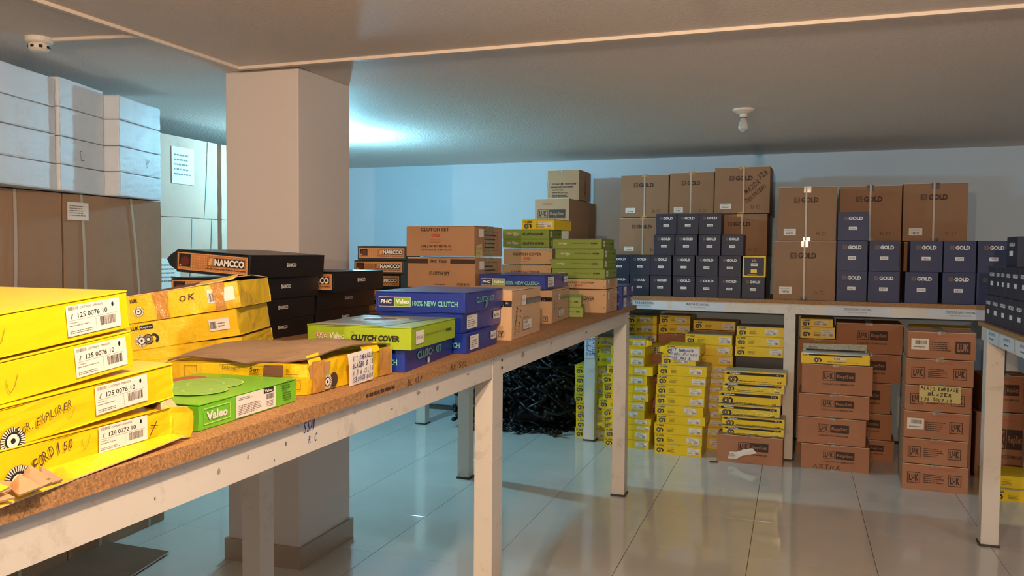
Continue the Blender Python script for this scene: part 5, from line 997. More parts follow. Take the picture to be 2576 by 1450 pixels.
# ------------------------------------------------------------------ near yellow boxes on the table
def near_label(p, u, v, w, h, num, seed):
    p.rect(u, v, w, h, 'paper', 0); p.bars(u + w * 0.04, v + h * 0.84, w * 0.18, h * 0.11, 'grey_ink', 20, seed, 1); p.text('CONTENIDO - EMBRAGUE', u + w * 0.25, v + h * 0.85, w * 0.42, h * 0.07, 'brown_ink', 1)
    p.text(num, u + w * 0.20, v + h * 0.56, w * 0.55, h * 0.17, 'black_ink', 1, 0.012); p.stroke([(u + w * 0.08, v + h * 0.56), (u + w * 0.11, v + h * 0.72)], h * 0.05, 'grey_ink', 1); p.disc(u + w * 0.86, v + h * 0.80, h * 0.05, h * 0.085, 'black_ink', 1, 10)
    p.bars(u + w * 0.60, v + h * 0.16, w * 0.30, h * 0.30, 'black_ink', 30, seed, 1); p.rect(u + w * 0.52, v + h * 0.06, 0.0004, h * 0.42, 'grey_ink', 1); p.rect(u + w * 0.04, v + h * 0.50, w * 0.9, 0.0004, 'grey_ink', 1)
    p.text('Kupplungssatz', u + w * 0.04, v + h * 0.40, w * 0.16, h * 0.05, 'black_ink', 1); p.lines(u + w * 0.04, v + h * 0.30, w * 0.42, h * 0.06, 1, 'grey_ink', seed, 1); p.lines(u + w * 0.04, v + h * 0.06, w * 0.44, h * 0.12, 2, 'grey_ink', seed + 1, 1)
def tick(p, u, v, s_): p.stroke([(u, v + s_ * 0.9), (u + s_ * 0.08, v + s_ * 0.2), (u + s_ * 0.2, v), (u + s_ * 0.55, v + s_ * 0.35), (u + s_ * 0.85, v + s_ * 1.1)], s_ * 0.035, 'faint_ink', 2)
def near_box(label, Yr, zr, L, h, pitch, w=0.27, X=-1.0, yaw=0.0, mname='yellow', dent=0.002, seed=1, fn=None, worn=False, warp=0.0):
    """box whose long +X face looks at the viewer; Yr, zr = far lower corner of that face"""
    cy = Yr - L / 2 * math.cos(pitch); cz = zr - L / 2 * math.sin(pitch)
    t = thing('clutch_box', label, 'box', 'near yellow boxes on the table', (X - w / 2, cy, cz), (pitch, 0, yaw))
    link('body', rbox_mesh(w, L, h - 0.003, mname, 0.0022, 10, dent, seed), t)
    link('lid', rbox_mesh(w + 0.001, L + 0.001, 0.0028, mname, 0.001, 6, 0.0, seed, z0=h - 0.0026, warp=warp, name='lid'), t)
    if fn:
        p = P(); fn(p, L, h); attach(p, 'printed_side', 'right', w, L, h, 0.0013, t, 0.0002)
    return t
def f1(p, L, h): near_label(p, L - 0.118, h * 0.12, 0.100, h * 0.76, '125 0076 10', 5); tick(p, L - 0.235, h * 0.25, 0.022)
def f2(p, L, h): near_label(p, L - 0.112, h * 0.12, 0.098, h * 0.76, '125 0076 10', 6); tick(p, L - 0.225, h * 0.22, 0.022)
def f3(p, L, h):
    near_label(p, L - 0.165, h * 0.16, 0.105, h * 0.74, '125 0076 10', 7); tick(p, L - 0.215, h * 0.3, 0.015)
    p.hand('FOR-EXPLORER', L - 0.298, h * 0.22, 0.094, h * 0.21, 'brown_ink', 3, 13, 12, 0.0); clutch_disc(p, L - 0.305, h * 0.16, 0.019, 30)
def f4(p, L, h):
    near_label(p, L - 0.155, h * 0.28, 0.098, h * 0.66, '128 0272 10', 8); tick(p, L - 0.185, h * 0.5, 0.018)
    p.hand('FORD', L - 0.266, h * 0.30, 0.040, h * 0.27, 'brown_ink', 3, 26, 22, 0.0); p.hand('150', L - 0.226, h * 0.56, 0.026, h * 0.24, 'brown_ink', 3, 12, 23, 0.0); clutch_disc(p, L - 0.290, h * 0.18, 0.023, 34)
    p.stroke([(L - 0.052, h * 0.36), (L - 0.036, h * 0.72)], 0.0016, 'brown_ink', 3); p.stroke([(L - 0.050, h * 0.62), (L - 0.034, h * 0.58)], 0.0016, 'brown_ink', 3)
near_box('yellow clutch box with a white number label, topmost of the nearest left stack', 1.030, 1.376, 0.36, 0.0600, 0.098, seed=11, fn=f1, dent=0.001)
near_box('yellow clutch box with label and pen tick, second from top of nearest left stack', 1.038, 1.313, 0.36, 0.0590, 0.094, seed=12, fn=f2, dent=0.001)
near_box('yellow clutch box marked with long black handwriting, third from top of nearest left stack', 1.118, 1.250, 0.42, 0.0590, 0.060, seed=13, fn=f3, mname='yellow', dent=0.004, X=-0.992)
b4 = near_box('crushed open yellow clutch box marked 150 at the bottom of the nearest stack', 1.105, 1.178, 0.42, 0.0600, 0.012, seed=14, fn=f4, dent=0.004, X=-0.985, warp=0.003)
# its burst seams: flared lower flange, side flap, torn kraft edges (local frame of b4: +X face at w/2)
mm = M(); w2 = 0.135
mm.sheet([[(w2 - 0.001, -0.215, 0.004), (w2 - 0.001, -0.10, 0.012), (w2 - 0.001, 0.03, 0.016), (w2 - 0.001, 0.13, 0.014), (w2, 0.205, 0.012)], [(w2 + 0.052, -0.205, -0.001), (w2 + 0.042, -0.10, 0.000), (w2 + 0.032, 0.03, 0.002), (w2 + 0.024, 0.13, 0.004), (w2 + 0.014, 0.225, 0.006)]], 0.002, 'yellow_worn', 'kraft_edge'); mm.build('bottom_flange', b4)
mm = M(); pts = []
for i in range(6):
    a = i / 5; row_ = []
    for j in range(6):
        b = j / 5; ext = 0.052 * math.sqrt(max(0, 1 - (abs(a - 0.45) * 1.55) ** 4))
        row_.append((w2 - 0.010 + 0.018 * math.sin(b * 1.5) + 0.004 * a, 0.198 + ext * b, 0.006 + 0.055 * a - 0.006 * b))
    pts.append(row_)
mm.sheet(pts, 0.002, 'yellow_worn', 'kraft_edge'); mm.build('side_flap', b4)
mm = M(); mm.sheet([[(w2 - 0.004, 0.190, 0.058), (w2 - 0.002, 0.226, 0.056)], [(w2 - 0.018, 0.206, 0.082), (w2 - 0.014, 0.214, 0.080)]], 0.002, 'kraft_light', 'kraft_edge'); mm.sheet([[(w2 - 0.004, 0.186, 0.058), (w2 - 0.022, 0.20, 0.078)], [(w2 - 0.05, 0.20, 0.058), (w2 - 0.04, 0.208, 0.078)]], 0.002, 'kraft_dark'); mm.build('torn_flap', b4)
mm = M(); rr = random.Random(4)
for k in range(7):
    y0 = -0.075 - 0.016 * k; x0 = w2 + 0.045 + rr.uniform(-0.015, 0.012); z0 = 0.006 + rr.uniform(0, 0.016); a = rr.uniform(0.02, 0.05)
    mm.sheet([[(x0, y0, z0), (x0 + rr.uniform(0.0, 0.01), y0 + a, z0 + rr.uniform(0, 0.01))], [(x0 - 0.03, y0 + 0.01, z0 + rr.uniform(0, 0.015)), (x0 - 0.025, y0 + a * 0.7, z0 + rr.uniform(0.005, 0.02))]], 0.0025, rr.choice(['kraft_mid', 'kraft_grey', 'kraft', 'yellow_worn']), 'kraft_grey')
mm.build('torn_cardboard', b4)
# ------------------------------------------------------------------ taped yellow boxes behind them (tilted)
XU = Vector((0.945, 0.327, 0)); YU = Vector((-0.327, 0.945, 0))
def taped(label, corner, w, d, h, roll, seed, fn, mname='yellow_worn', yaw=19.0, dent=0.004):
    c = Vector(corner) - XU * (w / 2) * math.cos(rad(roll)) + YU * d / 2 - Vector((0, 0, w / 2 * math.sin(rad(roll))))
    t = thing('clutch_box', label, 'box', 'worn yellow boxes behind the nearest stack', c, (0, -rad(roll), rad(yaw)))
    link('body', rbox_mesh(w, d, h, mname, 0.003, 9, dent, seed), t)
    if fn:
        p = P(); fn(p, w, h); attach(p, 'printed_front', 'front', w, d, h, 0.0014, t, 0.0002)
    return t
def g1(p, w, h):
    clutch_disc(p, 0.030, h * 0.40, 0.014, 18); p.hand('OK', w * 0.47, h * 0.52, w * 0.16, h * 0.24, 'brown_ink', 3, 4, 3, 0.01); p.text('LUK', 0.012, h * 0.74, 0.020, 0.009, 'black_ink', 2, 0.04); p.rect(w * 0.72, h * 0.32, w * 0.24, h * 0.5, 'paper', 1); p.bars(w * 0.73, h * 0.36, w * 0.07, h * 0.32, n=10, seed=3)
def g2(p, w, h):
    clutch_disc(p, 0.040, h * 0.34, 0.017, 24); small_disc(p, 0.058, h * 0.36, 0.014); p.text('LUK', 0.016, h * 0.74, 0.022, 0.010, 'black_ink', 2, 0.04); p.rect(0.040, h * 0.73, 0.035, 0.012, 'black_ink', 1); p.text('RepSet', 0.043, h * 0.76, 0.029, 0.006, 'white_ink', 2); p.rect(w * 0.74, h * 0.30, w * 0.18, h * 0.42, 'paper', 1); p.bars(w * 0.75, h * 0.38, w * 0.055, h * 0.26, n=10, seed=5); p.lines(w * 0.82, h * 0.40, w * 0.08, h * 0.2, 2, 'grey_ink', 3)
ta = taped('worn yellow box with brown tape and the letters OK, behind nearest stack', (-1.375, 1.800, 1.351), 0.300, 0.27, 0.0720, 9.0, 21, g1)
tb2 = taped('worn yellow box with clutch picture under the tape-sealed one marked OK', (-1.378, 1.800, 1.277), 0.300, 0.27, 0.0720, 9.0, 22, g2)
tc2 = taped('flattened yellow box at the bottom of the tilted worn pile', (-1.372, 1.805, 1.236), 0.300, 0.27, 0.0380, 7.5, 23, None)
td2 = taped('crushed yellow carton lying flat on the chipboard under the tilted pile', (-1.365, 1.80, 1.206), 0.33, 0.27, 0.0280, 4.5, 24, None)
w_, d_, h_ = 0.300, 0.27, 0.072
for (u0, u1) in ((0.075, 0.112), (0.232, 0.262)):
    mm = M(); rr = random.Random(int(u0 * 1000)); top = []; fr1 = []
    for i in range(7):
        a = i / 6; fr1.append([(-w_ / 2 + u0 + (u1 - u0) * j / 3 + 0.003 * math.sin(a * 5 + j), -d_ / 2 - 0.0022 - 0.0006 * rr.random(), a * h_) for j in range(4)])
    mm.sheet(fr1, 0.0004, 'tape_brown'); mm.sheet([[(-w_ / 2 + u0, -d_ / 2 - 0.002, h_ + 0.001), (-w_ / 2 + u1, -d_ / 2 - 0.002, h_ + 0.001)], [(-w_ / 2 + u0, d_ / 2, h_ + 0.001), (-w_ / 2 + u1, d_ / 2, h_ + 0.001)]], 0.0004, 'tape_brown'); mm.build('brown_tape', ta)
mm = M(); mm.sheet([[(-0.148, -0.133, h_ + 0.002), (-0.02, -0.136, h_ + 0.0015), (0.10, -0.135, h_ + 0.003), (0.148, -0.134, h_ + 0.010)], [(-0.148, 0.0, h_ + 0.004), (-0.02, 0.0, h_ + 0.012), (0.10, 0.0, h_ + 0.014), (0.148, 0.0, h_ + 0.012)], [(-0.148, 0.134, h_ + 0.001), (-0.02, 0.134, h_ + 0.003), (0.10, 0.134, h_ + 0.006), (0.148, 0.134, h_ + 0.002)]], 0.002, 'kraft_dark', 'kraft_edge'); mm.build('torn_top', ta)
mm = M(); mm.sheet([[(0.04, -0.138, h_ + 0.003), (0.142, -0.140, h_ + 0.006)], [(0.05, -0.110, h_ + 0.011), (0.146, -0.105, h_ + 0.016)]], 0.002, 'yellow_worn', 'kraft_edge'); mm.build('top_flap', ta)
mm = M(); mm.sheet([[(0.05, -0.139, 0.004), (0.148, -0.141, 0.006)], [(0.06, -0.165, -0.014), (0.150, -0.170, -0.008)]], 0.002, 'yellow_worn', 'kraft_edge'); mm.build('loose_flap', tc2)
mm = M(); mm.sheet([[(-0.15, -0.139, 0.010), (-0.03, -0.141, 0.014)], [(-0.16, -0.20, 0.004), (-0.04, -0.205, 0.010)]], 0.002, 'kraft_dark', 'kraft_edge'); mm.build('torn_flap', td2)
# ------------------------------------------------------------------ large crushed yellow box carrying the handwritten note
def crushed():
    A = Vector((-1.345, 1.500, 0)); B = Vector((-1.032, 1.578, 0)); C_ = Vector((-1.014, 1.955, 0)); D = Vector((-1.330, 1.900, 0)); z0, z1 = ZB + 0.0005, 1.246
    t = thing('clutch_box', 'large crushed yellow box with sagging kraft lid and handwritten white note', 'box', 'near yellow boxes on the table', (B.x, B.y, z0))
    O = Vector((B.x, B.y, 0)); H = z1 - z0; rr = random.Random(31); mm = M()
    cs = [A, B, C_, D]; nseg = 12; ring_b, ring_m, ring_t = [], [], []
    for q in range(4):
        a, b = cs[q], cs[(q + 1) % 4]; n = (b - a).cross(Vector((0, 0, 1))).normalized()
        for i in range(nseg):
            f = i / nseg; p = a.lerp(b, f) - O; wob = 0.0035 * math.sin(f * 9 + q * 2) + rr.uniform(-0.0015, 0.0015)
            if i == 0: wob = 0
            ring_b.append(p + n * wob * 0.6 + Vector((0, 0, rr.uniform(0, 0.001)))); ring_m.append(p + n * (0.005 * math.sin(f * 6 + q) + wob) + Vector((0, 0, H * 0.5))); ring_t.append(p + n * wob + Vector((0, 0, H + rr.uniform(-0.003, 0.002))))
    N_ = len(ring_b); vs = ring_b + ring_m + ring_t
    fs = [(k, (k + 1) % N_, N_ + (k + 1) % N_, N_ + k) for k in range(N_)] + [(N_ + k, N_ + (k + 1) % N_, 2 * N_ + (k + 1) % N_, 2 * N_ + k) for k in range(N_)] + [tuple(range(N_))[::-1], tuple(range(2 * N_, 3 * N_))]
    mm.add(vs, fs, 'yellow_worn'); mm.build('body', t)
    # sagging kraft lid, bellied upward, torn front edge
    pts = []
    for i in range(9):
        f = i / 8; row_ = []
        for j in range(13):
            g = j / 12; p = (A.lerp(B, g)).lerp(D.lerp(C_, g), f) - O
            z = H + 0.003 + 0.022 * math.sin(math.pi * f) * (0.6 + 0.4 * math.sin(3 * g)) + 0.010 * f + (0.006 * abs(math.sin(g * 11)) if i == 0 else 0) + (0.004 * math.sin(g * 7 + f * 4))
            row_.append((p.x - 0.004, p.y + (0.010 * math.sin(g * 9) if i == 0 else 0), z))
        pts.append(row_)
    mm = M(); mm.sheet(pts, 0.003, 'kraft_grey', 'kraft_dark'); mm.build('lid', t)
    for (g0, g1_, mt) in ((0.62, 0.82, 'yellow'), (0.02, 0.14, 'yellow_worn')):
        mm = M(); a = B.lerp(C_, g0) - O; b = B.lerp(C_, g1_) - O
        mm.sheet([[(a.x + 0.004, a.y, H - 0.004), (b.x + 0.004, b.y, H - 0.002)], [(a.x - 0.012, a.y + 0.01, H + 0.016), (b.x - 0.010, b.y + 0.006, H + 0.020)]], 0.002, mt, 'kraft_edge'); mm.build('torn_flap', t)
    # printing on the two visible faces
    def face(p, a, b, name, off):
        a = a - O; b = b - O; e = (b - a).normalized(); n = e.cross(Vector((0, 0, 1))).normalized()
        for pp in clusters(p):
            me = bpy.data.meshes.new(name); me.from_pydata([tuple(a + e * q[0] + n * (off + q[2] * 0.0003) + Vector((0, 0, q[1]))) for q in pp.v], [], pp.f)
            for x in pp.mats: me.materials.append(MATS[x])
            me.polygons.foreach_set('material_index', pp.m); link(name, me, t)
    p = P(); W = (B - A).length
    p.text('Embreagem', W * 0.40, H * 0.78, 0.042, 0.010, 'brown_ink', 1); p.rect(W * 0.38, H * 0.95, 0.08, 0.0008, 'brown_ink', 1); p.text('Sem', W * 0.60, H * 0.74, 0.022, 0.010, 'black_ink', 1, 0.02); p.rect(W * 0.60, H * 0.92, 0.05, 0.0008, 'brown_ink', 1); p.rect(W * 0.60, H * 0.66, 0.05, 0.0008, 'brown_ink', 1)
    p.text('S', W * 0.86, H * 0.74, 0.006, 0.008, 'black_ink', 1); p.rect(W * 0.85, H * 0.66, 0.03, 0.0008, 'brown_ink', 1); p.text('frei', W * 0.87, H * 0.28, 0.020, 0.012, 'black_ink', 1, 0.03); p.frame(W * 0.855, H * 0.18, 0.035, H * 0.32, 0.0008, 'brown_ink', 1); p.rect(W * 0.70, H * 0.60, 0.045, H * 0.36, 'kraft_dark', 0); p.frame(W * 0.12, H * 0.5, 0.03, H * 0.4, 0.0008, 'brown_ink', 1)
    face(p, A, B, 'printed_side', 0.0055)
    p = P(); Dp = (C_ - B).length
    p.quad([(Dp * 0.02, H * 0.5), (Dp * 0.20, H * 0.55), (Dp * 0.23, H * 0.97), (0.0, H * 0.96)], 'kraft', 0); clutch_disc(p, Dp * 0.19, H * 0.30, 0.018, 20); p.disc(Dp * 0.26, H * 0.32, 0.016, 0.018, 'brown_ink', 1, 14)
    p.bars(Dp * 0.82, H * 0.3, 0.02, H * 0.3, n=10, seed=4, layer=1); p.rect(Dp * 0.80, H * 0.22, 0.055, H * 0.55, 'tape_brown', 0)
    face(p, B, C_, 'printed_front', 0.0060)
    for g0, g1_ in ((0.03, 0.16), (0.80, 0.96)):
        mm = M(); a = B.lerp(C_, g0) - O; b = B.lerp(C_, g1_) - O
        mm.sheet([[(a.x + 0.0075, a.y, 0.002), (b.x + 0.0075, b.y, 0.002)], [(a.x + 0.008, a.y, H * 0.5), (b.x + 0.009, b.y, H * 0.5)], [(a.x + 0.006, a.y, H + 0.004), (b.x + 0.006, b.y, H + 0.004)]], 0.0004, 'tape_brown'); mm.build('brown_tape', t)
    # the note: its own sheet, hanging over the table edge
    nt2 = thing('handwritten_note', 'white handwritten note stuck on the large crushed yellow box', 'note', None, (-1.000, 1.705, 1.1890), (0, 0, 0))
    NW, NH = 0.108, 0.078; pts = []
    for i in range(6):
        f = i / 5; pts.append([(0.004 * math.sin(f * 2.5) + 0.004 * g - 0.004 * f, NW * g + 0.006 * (1 - f), -0.012 + NH * f + 0.004 * g) for g in [k / 5 for k in range(6)]])
    mm = M(); mm.sheet(pts, 0.0004, 'paper'); mm.build('sheet', nt2)
    p = P()
    for k, (tx, ink) in enumerate([('KIT.EMBRAGUE', 'blue_ink'), ('BLAZER S.10', 'blue_ink'), ('4.3 6 CILIN', 'blue_ink'), ('G30301800', 'blue_ink')]):
        p.hand(tx, 0.008, 0.057 - k * 0.0170, NW * 0.92, 0.0125, ink, 1, 1.5, 40 + k, 0.02 if k < 2 else 0.0)
    me = bpy.data.meshes.new('handwriting'); me.from_pydata([(0.0052 + q[2] * 0.0002 + 0.001 * (q[0] / NW), q[0] + 0.004, q[1] - 0.010) for q in p.v], [], p.f)
    for x in p.mats: me.materials.append(MATS[x])
    me.polygons.foreach_set('material_index', p.m); link('handwriting', me, nt2)
crushed()
# ------------------------------------------------------------------ bright green box at the table edge
def green_flat():
    w, d, h = 0.245, 0.325, 0.049
    t = thing('clutch_box', 'bright green flat clutch box lying at the table edge in front', 'box', None, (-1.130, 1.345, ZB + 0.0005), (0, 0, rad(2.5)))
    link('body', rbox_mesh(w, d, h - 0.003, 'bright_green', 0.002, 9, 0.002, 51), t); link('lid', rbox_mesh(w + 0.001, d + 0.001, 0.0028, 'bright_green', 0.001, 4, 0, 51, z0=h - 0.0028, name='lid'), t)
    def s(p):
        p.frame(0.012, h * 0.20, 0.078, h * 0.60, 0.0016, 'pale_green', 1); p.text('Valeo', 0.020, h * 0.32, 0.062, h * 0.34, 'paper', 1, 0.04)
        p.rect(0.108, h * 0.06, 0.135, h * 0.88, 'paper', 0); p.rect(0.200, h * 0.72, 0.035, h * 0.22, 'black_ink', 1); p.text('Valeo', 0.203, h * 0.76, 0.028, h * 0.13, 'white_ink', 2, 0.03); p.bars(0.208, h * 0.46, 0.028, h * 0.22, n=12, seed=3, layer=1); p.lines(0.116, h * 0.14, 0.085, h * 0.40, 6, 'grey_ink', 9, 1); p.lines(0.116, h * 0.72, 0.05, h * 0.12, 2, 'grey_ink', 4, 1); p.lines(0.21, h * 0.14, 0.028, h * 0.26, 4, 'grey_ink', 5, 1)
        for k, tx in enumerate(['EMBRAGUEM', 'EMBREAGEM', 'CLUTCH', 'KUPPLUNG', 'EMBRAYAGE', 'FRIZIONE', 'KOPPELING']): p.text(tx, 0.266 + 0.001 * k, h * (0.80 - k * 0.105), 0.030 - (0.012 if len(tx) < 7 else 0), h * 0.06, 'black_ink', 1, 0.02)
        p.hand('HYUNDAI', 0.258, h * 0.88, 0.05, h * 0.10, 'black_ink', 2, 3, 61)
    p = P(); s(p); attach(p, 'printed_side', 'right', w, d, h, 0.0012, t, 0.0002)
    p = P(); p.disc(w * 0.16, d * 0.72, 0.032, 0.045, 'red_faint', 0, 20)
    for q, (cu, cv, r_) in enumerate(((0.46, 0.60, 0.075), (0.62, 0.36, 0.058))):
        p.disc(w * cu, d * cv, r_, r_, 'soft_green', 1 + 3 * q, 26); p.ring(w * cu, d * cv, r_, r_, 0.04, 'pale_green', 2 + 3 * q, 30); p.ring(w * cu, d * cv, r_ * 0.5, r_ * 0.5, 0.08, 'pale_green', 3 + 3 * q, 20)
    attach(p, 'printed_top', 'top', w, d, h, 0.0012, t, 0.0002)
green_flat()
# ------------------------------------------------------------------ small details on stacks
t = link('torn_flap_b', None) if 0 else None
def paper_note(label, loc, rotz, w, h, linesl, ink, sizes, matn='paper', tilt=0):
    o = thing('handwritten_note', label, 'note', None, loc, (tilt, 0, rotz))
    mm = M(); mm.sheet([[(w * g, 0.0, h * f) for g in (0, 0.33, 0.66, 1)] for f in (0, 0.5, 1)], 0.0004, matn); mm.build('sheet', o)
    p = P()
    for k, tx in enumerate(linesl): p.hand(tx, w * sizes[k][0], h * (1 - (k + 0.85) / len(linesl)), w * sizes[k][1], h / len(linesl) * 0.7, ink, 1, -1, 70 + k, 0.025)
    me = bpy.data.meshes.new('handwriting'); me.from_pydata([(q[0], -0.0012 - q[2] * 0.0003, q[1]) for q in p.v], [], p.f)
    for x in p.mats: me.materials.append(MATS[x])
    me.polygons.foreach_set('material_index', p.m); link('handwriting', me, o); return o
paper_note('white note in blue pen taped on the tall neat yellow stack', (-0.866, 6.1185, 0.717), rad(-4), 0.215, 0.088, ['KIT EMBRAGUE', 'HYUNDAI ATOS NUEVO', 'HDK 062 B'], 'blue_ink', [(0.04, 0.8), (0.04, 0.93), (0.08, 0.65)])
paper_note('cream note in dark pen stuck on the tall brown carton stack at right', (0.768, 5.7405, 0.575), rad(-3), 0.235, 0.105, ['PLATO-EMBRAGE', 'BLAZER', '126 0009 10'], 'black_ink', [(0.03, 0.92), (0.2, 0.6), (0.05, 0.75)], 'paper_yellow')
def tag_paper():
    o = thing('paper_tag', 'crumpled white paper tag hanging from the low brown carton by the shelf leg', 'tag', None, (-0.425, 6.036, 0.030), (0, 0, rad(-2)))
    mm = M(); mm.sheet([[(0, 0, 0.0), (0.055, -0.004, -0.012 + 0.012), (0.10, -0.012, 0.03), (0.20, -0.004, 0.055)], [(0.012, 0, 0.05), (0.062, -0.010, 0.055), (0.11, -0.004, 0.075), (0.17, -0.006, 0.090)]], 0.0005, 'paper'); mm.build('sheet', o)
    p = P(); p.lines(0.012, 0.012, 0.04, 0.03, 4, 'grey_ink', 4); me = bpy.data.meshes.new('print'); me.from_pydata([(q[0], -0.0095 - q[2] * 0.0002, q[1]) for q in p.v], [], p.f); me.materials.append(MATS['grey_ink']); link('printed_lines', me, o)
tag_paper()
tagit(link('debris', rbox_mesh(0.06, 0.03, 0.006, 'kraft_dark', 0.002, 3, 0.002, 5, name='debris'), None, (-0.52, 6.00, 0.0005), (0, 0, 0.3)), 'small dark cardboard scrap on the floor tiles under the shelf front', 'scrap')
# ------------------------------------------------------------------ left wall of cartons
AR = rad(14.5); U1 = Vector((math.cos(AR), math.sin(AR), 0)); V1 = Vector((-math.sin(AR), math.cos(AR), 0))
O0 = Vector((-3.285, 3.621, 0)); P0 = Vector((-3.256, 3.204, 0)); P1 = Vector((-3.183, 2.857, 0))
cols = [('right', O0, 0.411, [1.768, 1.890, 2.018, 2.149, 2.270]), ('middle', P0, 0.354, [1.768, 1.890, 2.018, 2.151, 2.285]), ('left', P1, 0.40, [1.768, 1.889, 2.022, 2.143, 2.275])]
RN = ['bottom', 'second', 'third', 'top']
for cn, fc, L, zs in cols:
    for k in range(4):
        c = fc - U1 * 0.25 - V1 * L / 2
        t = thing('white_box', 'white foam-like box, %s row, %s column, on the strapped cartons' % (RN[k], cn), 'box', 'white boxes piled up to the ceiling', (c.x, c.y, zs[k] + 0.0003), (0, 0, AR))
        link('body', rbox_mesh(0.5, L - 0.003, zs[k + 1] - zs[k] - 0.001, 'white_foam', 0.008, 6, 0.003, k * 5 + len(cn)), t)
        if (cn, k) in (('middle', 1), ('right', 1)):
            p = P(); p.stroke([(L * 0.45, 0.03), (L * 0.42, 0.07), (L * 0.46, 0.075)] if cn == 'middle' else [(L * 0.62, 0.04), (L * 0.66, 0.07), (L * 0.60, 0.09)], 0.003, 'grey_ink', 1); p.stroke([(L * 0.45, 0.03), (L * 0.52, 0.035)] if cn == 'middle' else [(L * 0.62, 0.06), (L * 0.70, 0.085)], 0.003, 'grey_ink', 1)
            attach(p, 'pen_mark', 'right', 0.5, L - 0.003, 0.12, 0.0015, t, 0.0003)
def big_carton(label, fc, L, z0, z1, rot, U, V, mname, straps, group, seed, depth=0.5, lab=None):
    c = fc - U * depth / 2 - V * L / 2; h = z1 - z0 - 0.001
    t = thing('large_carton', label, 'carton', group, (c.x, c.y, z0), (0, 0, rot))
    link('body', rbox_mesh(depth, L - 0.006, h, mname, 0.006, 8, 0.004, seed), t)
    mm = M(); mm.box(-depth / 2, depth / 2, -0.001, 0.001, h - 0.0002, h + 0.0008, 'kraft_dark'); mm.build('flap_seam', t)
    for (a, b) in straps:   # strap runs from u=a at the bottom to u=b at the top of the face
        pts = []
        for i in range(6):
            f = i / 5; u = a + (b - a) * f + 0.006 * math.sin(f * 3.14)
            pts.append([(depth / 2 + 0.0025, -L / 2 + u - 0.008, 0.003 + (h - 0.004) * f), (depth / 2 + 0.0025, -L / 2 + u + 0.008, 0.003 + (h - 0.004) * f)])
        mm = M(); mm.sheet(pts, 0.001, 'strap'); mm.build('strap', t)
    if lab:
        p = P(); u, v, w, hh = lab; p.rect(u, v, w, hh, 'paper', 0); p.lines(u + w * 0.1, v + hh * 0.2, w * 0.75, hh * 0.65, 5, 'grey_ink', 5, 1, fill=0.35); attach(p, 'paper_label', 'right', depth, L - 0.006, h, 0.0035, t, 0.0003)
    return t
G = 'strapped cartons piled on the left'
lv = [0.0, 0.59, 1.18, 1.766]; nm = ['floor level', 'middle level', 'top level under the white boxes']
AR2 = rad(3); U2 = Vector((math.cos(AR2), math.sin(AR2), 0)); V2 = Vector((-math.sin(AR2), math.cos(AR2), 0))
for k in range(3):
    big_carton('large brown strapped carton, %s, right-hand column' % nm[k], O0, 0.675, lv[k], lv[k + 1], AR2, U2, V2, 'kraft_mid', [(0.13, 0.11), (0.50, 0.44)] if k == 2 else [(0.2, 0.2), (0.55, 0.55)], G, 60 + k, lab=(0.02, 0.46, 0.13, 0.085) if k == 2 else None)
    big_carton('large brown strapped carton, %s, left column cut by frame' % nm[k], O0 - V2 * 0.678, 0.60, lv[k], lv[k + 1], AR2, U2, V2, 'kraft_mid', [(0.33, 0.34), (0.1, 0.1)], G, 70 + k)
UX = Vector((1, 0, 0)); VY = Vector((0, 1, 0)); G2 = 'pale cartons behind the pillar'
lv2 = [0.0, 0.573, 1.146, 1.719, 2.252]; nm2 = ['floor level', 'second level', 'third level', 'top level']
for k in range(4):
    big_carton('pale lit carton, %s, column between strapped cartons and pillar' % nm2[k], Vector((-3.852, 4.792, 0)), 0.66, lv2[k], lv2[k + 1], 0, UX, VY, 'kraft_pale', [(0.52, 0.56)] if k == 3 else [(0.36, 0.40), (0.55, 0.60)] if k == 2 else [(0.3, 0.3)], G2, 80 + k, depth=0.6, lab=(0.20, 0.22, 0.21, 0.24) if k == 3 else (0.08, 0.10, 0.19, 0.2) if k == 2 else None)
    big_carton('pale carton, %s, partly hidden column just left of the pillar' % nm2[k], Vector((-3.852, 5.47, 0)), 0.645, lv2[k], lv2[k + 1], 0, UX, VY, 'kraft_pale', [(0.1, 0.1)], G2, 90 + k, depth=0.6)
mm = M(); mm.sheet([[(-3.26, 2.2, 0.012), (-2.62, 2.2, 0.010)], [(-3.27, 2.72, 0.010), (-2.80, 2.74, 0.012)], [(-3.28, 3.20, 0.018), (-2.885, 3.205, 0.016)]], 0.007, 'kraft_dark', 'kraft_edge')
tagit(mm.build('cardboard_sheet'), 'flat brown cardboard sheet on the floor beside the strapped cartons', 'cardboard')
# boxes on the shelf beside the pillar
t = thing('white_box', 'small pale box standing on the shelf just right of the pillar', 'box', None, (-4.37, 6.62, ZB + 0.285), (0, 0, 0)); link('body', rbox_mesh(0.50, 0.26, 0.17, 'kraft_pale', 0.012, 4, 0.002, 9), t)
p = P(); p.lines(0.30, 0.05, 0.12, 0.05, 3, 'grey_ink', 3); attach(p, 'printed_front', 'front', 0.50, 0.26, 0.17, 0.001, t)
t = thing('shipping_carton', 'brown carton on the shelf under the small pale box near the pillar', 'carton', None, (-4.36, 6.62, ZB + 0.0005), (0, 0, 0)); carton(t, 0.52, 0.30, 0.284, 'kraft_pale', 4)
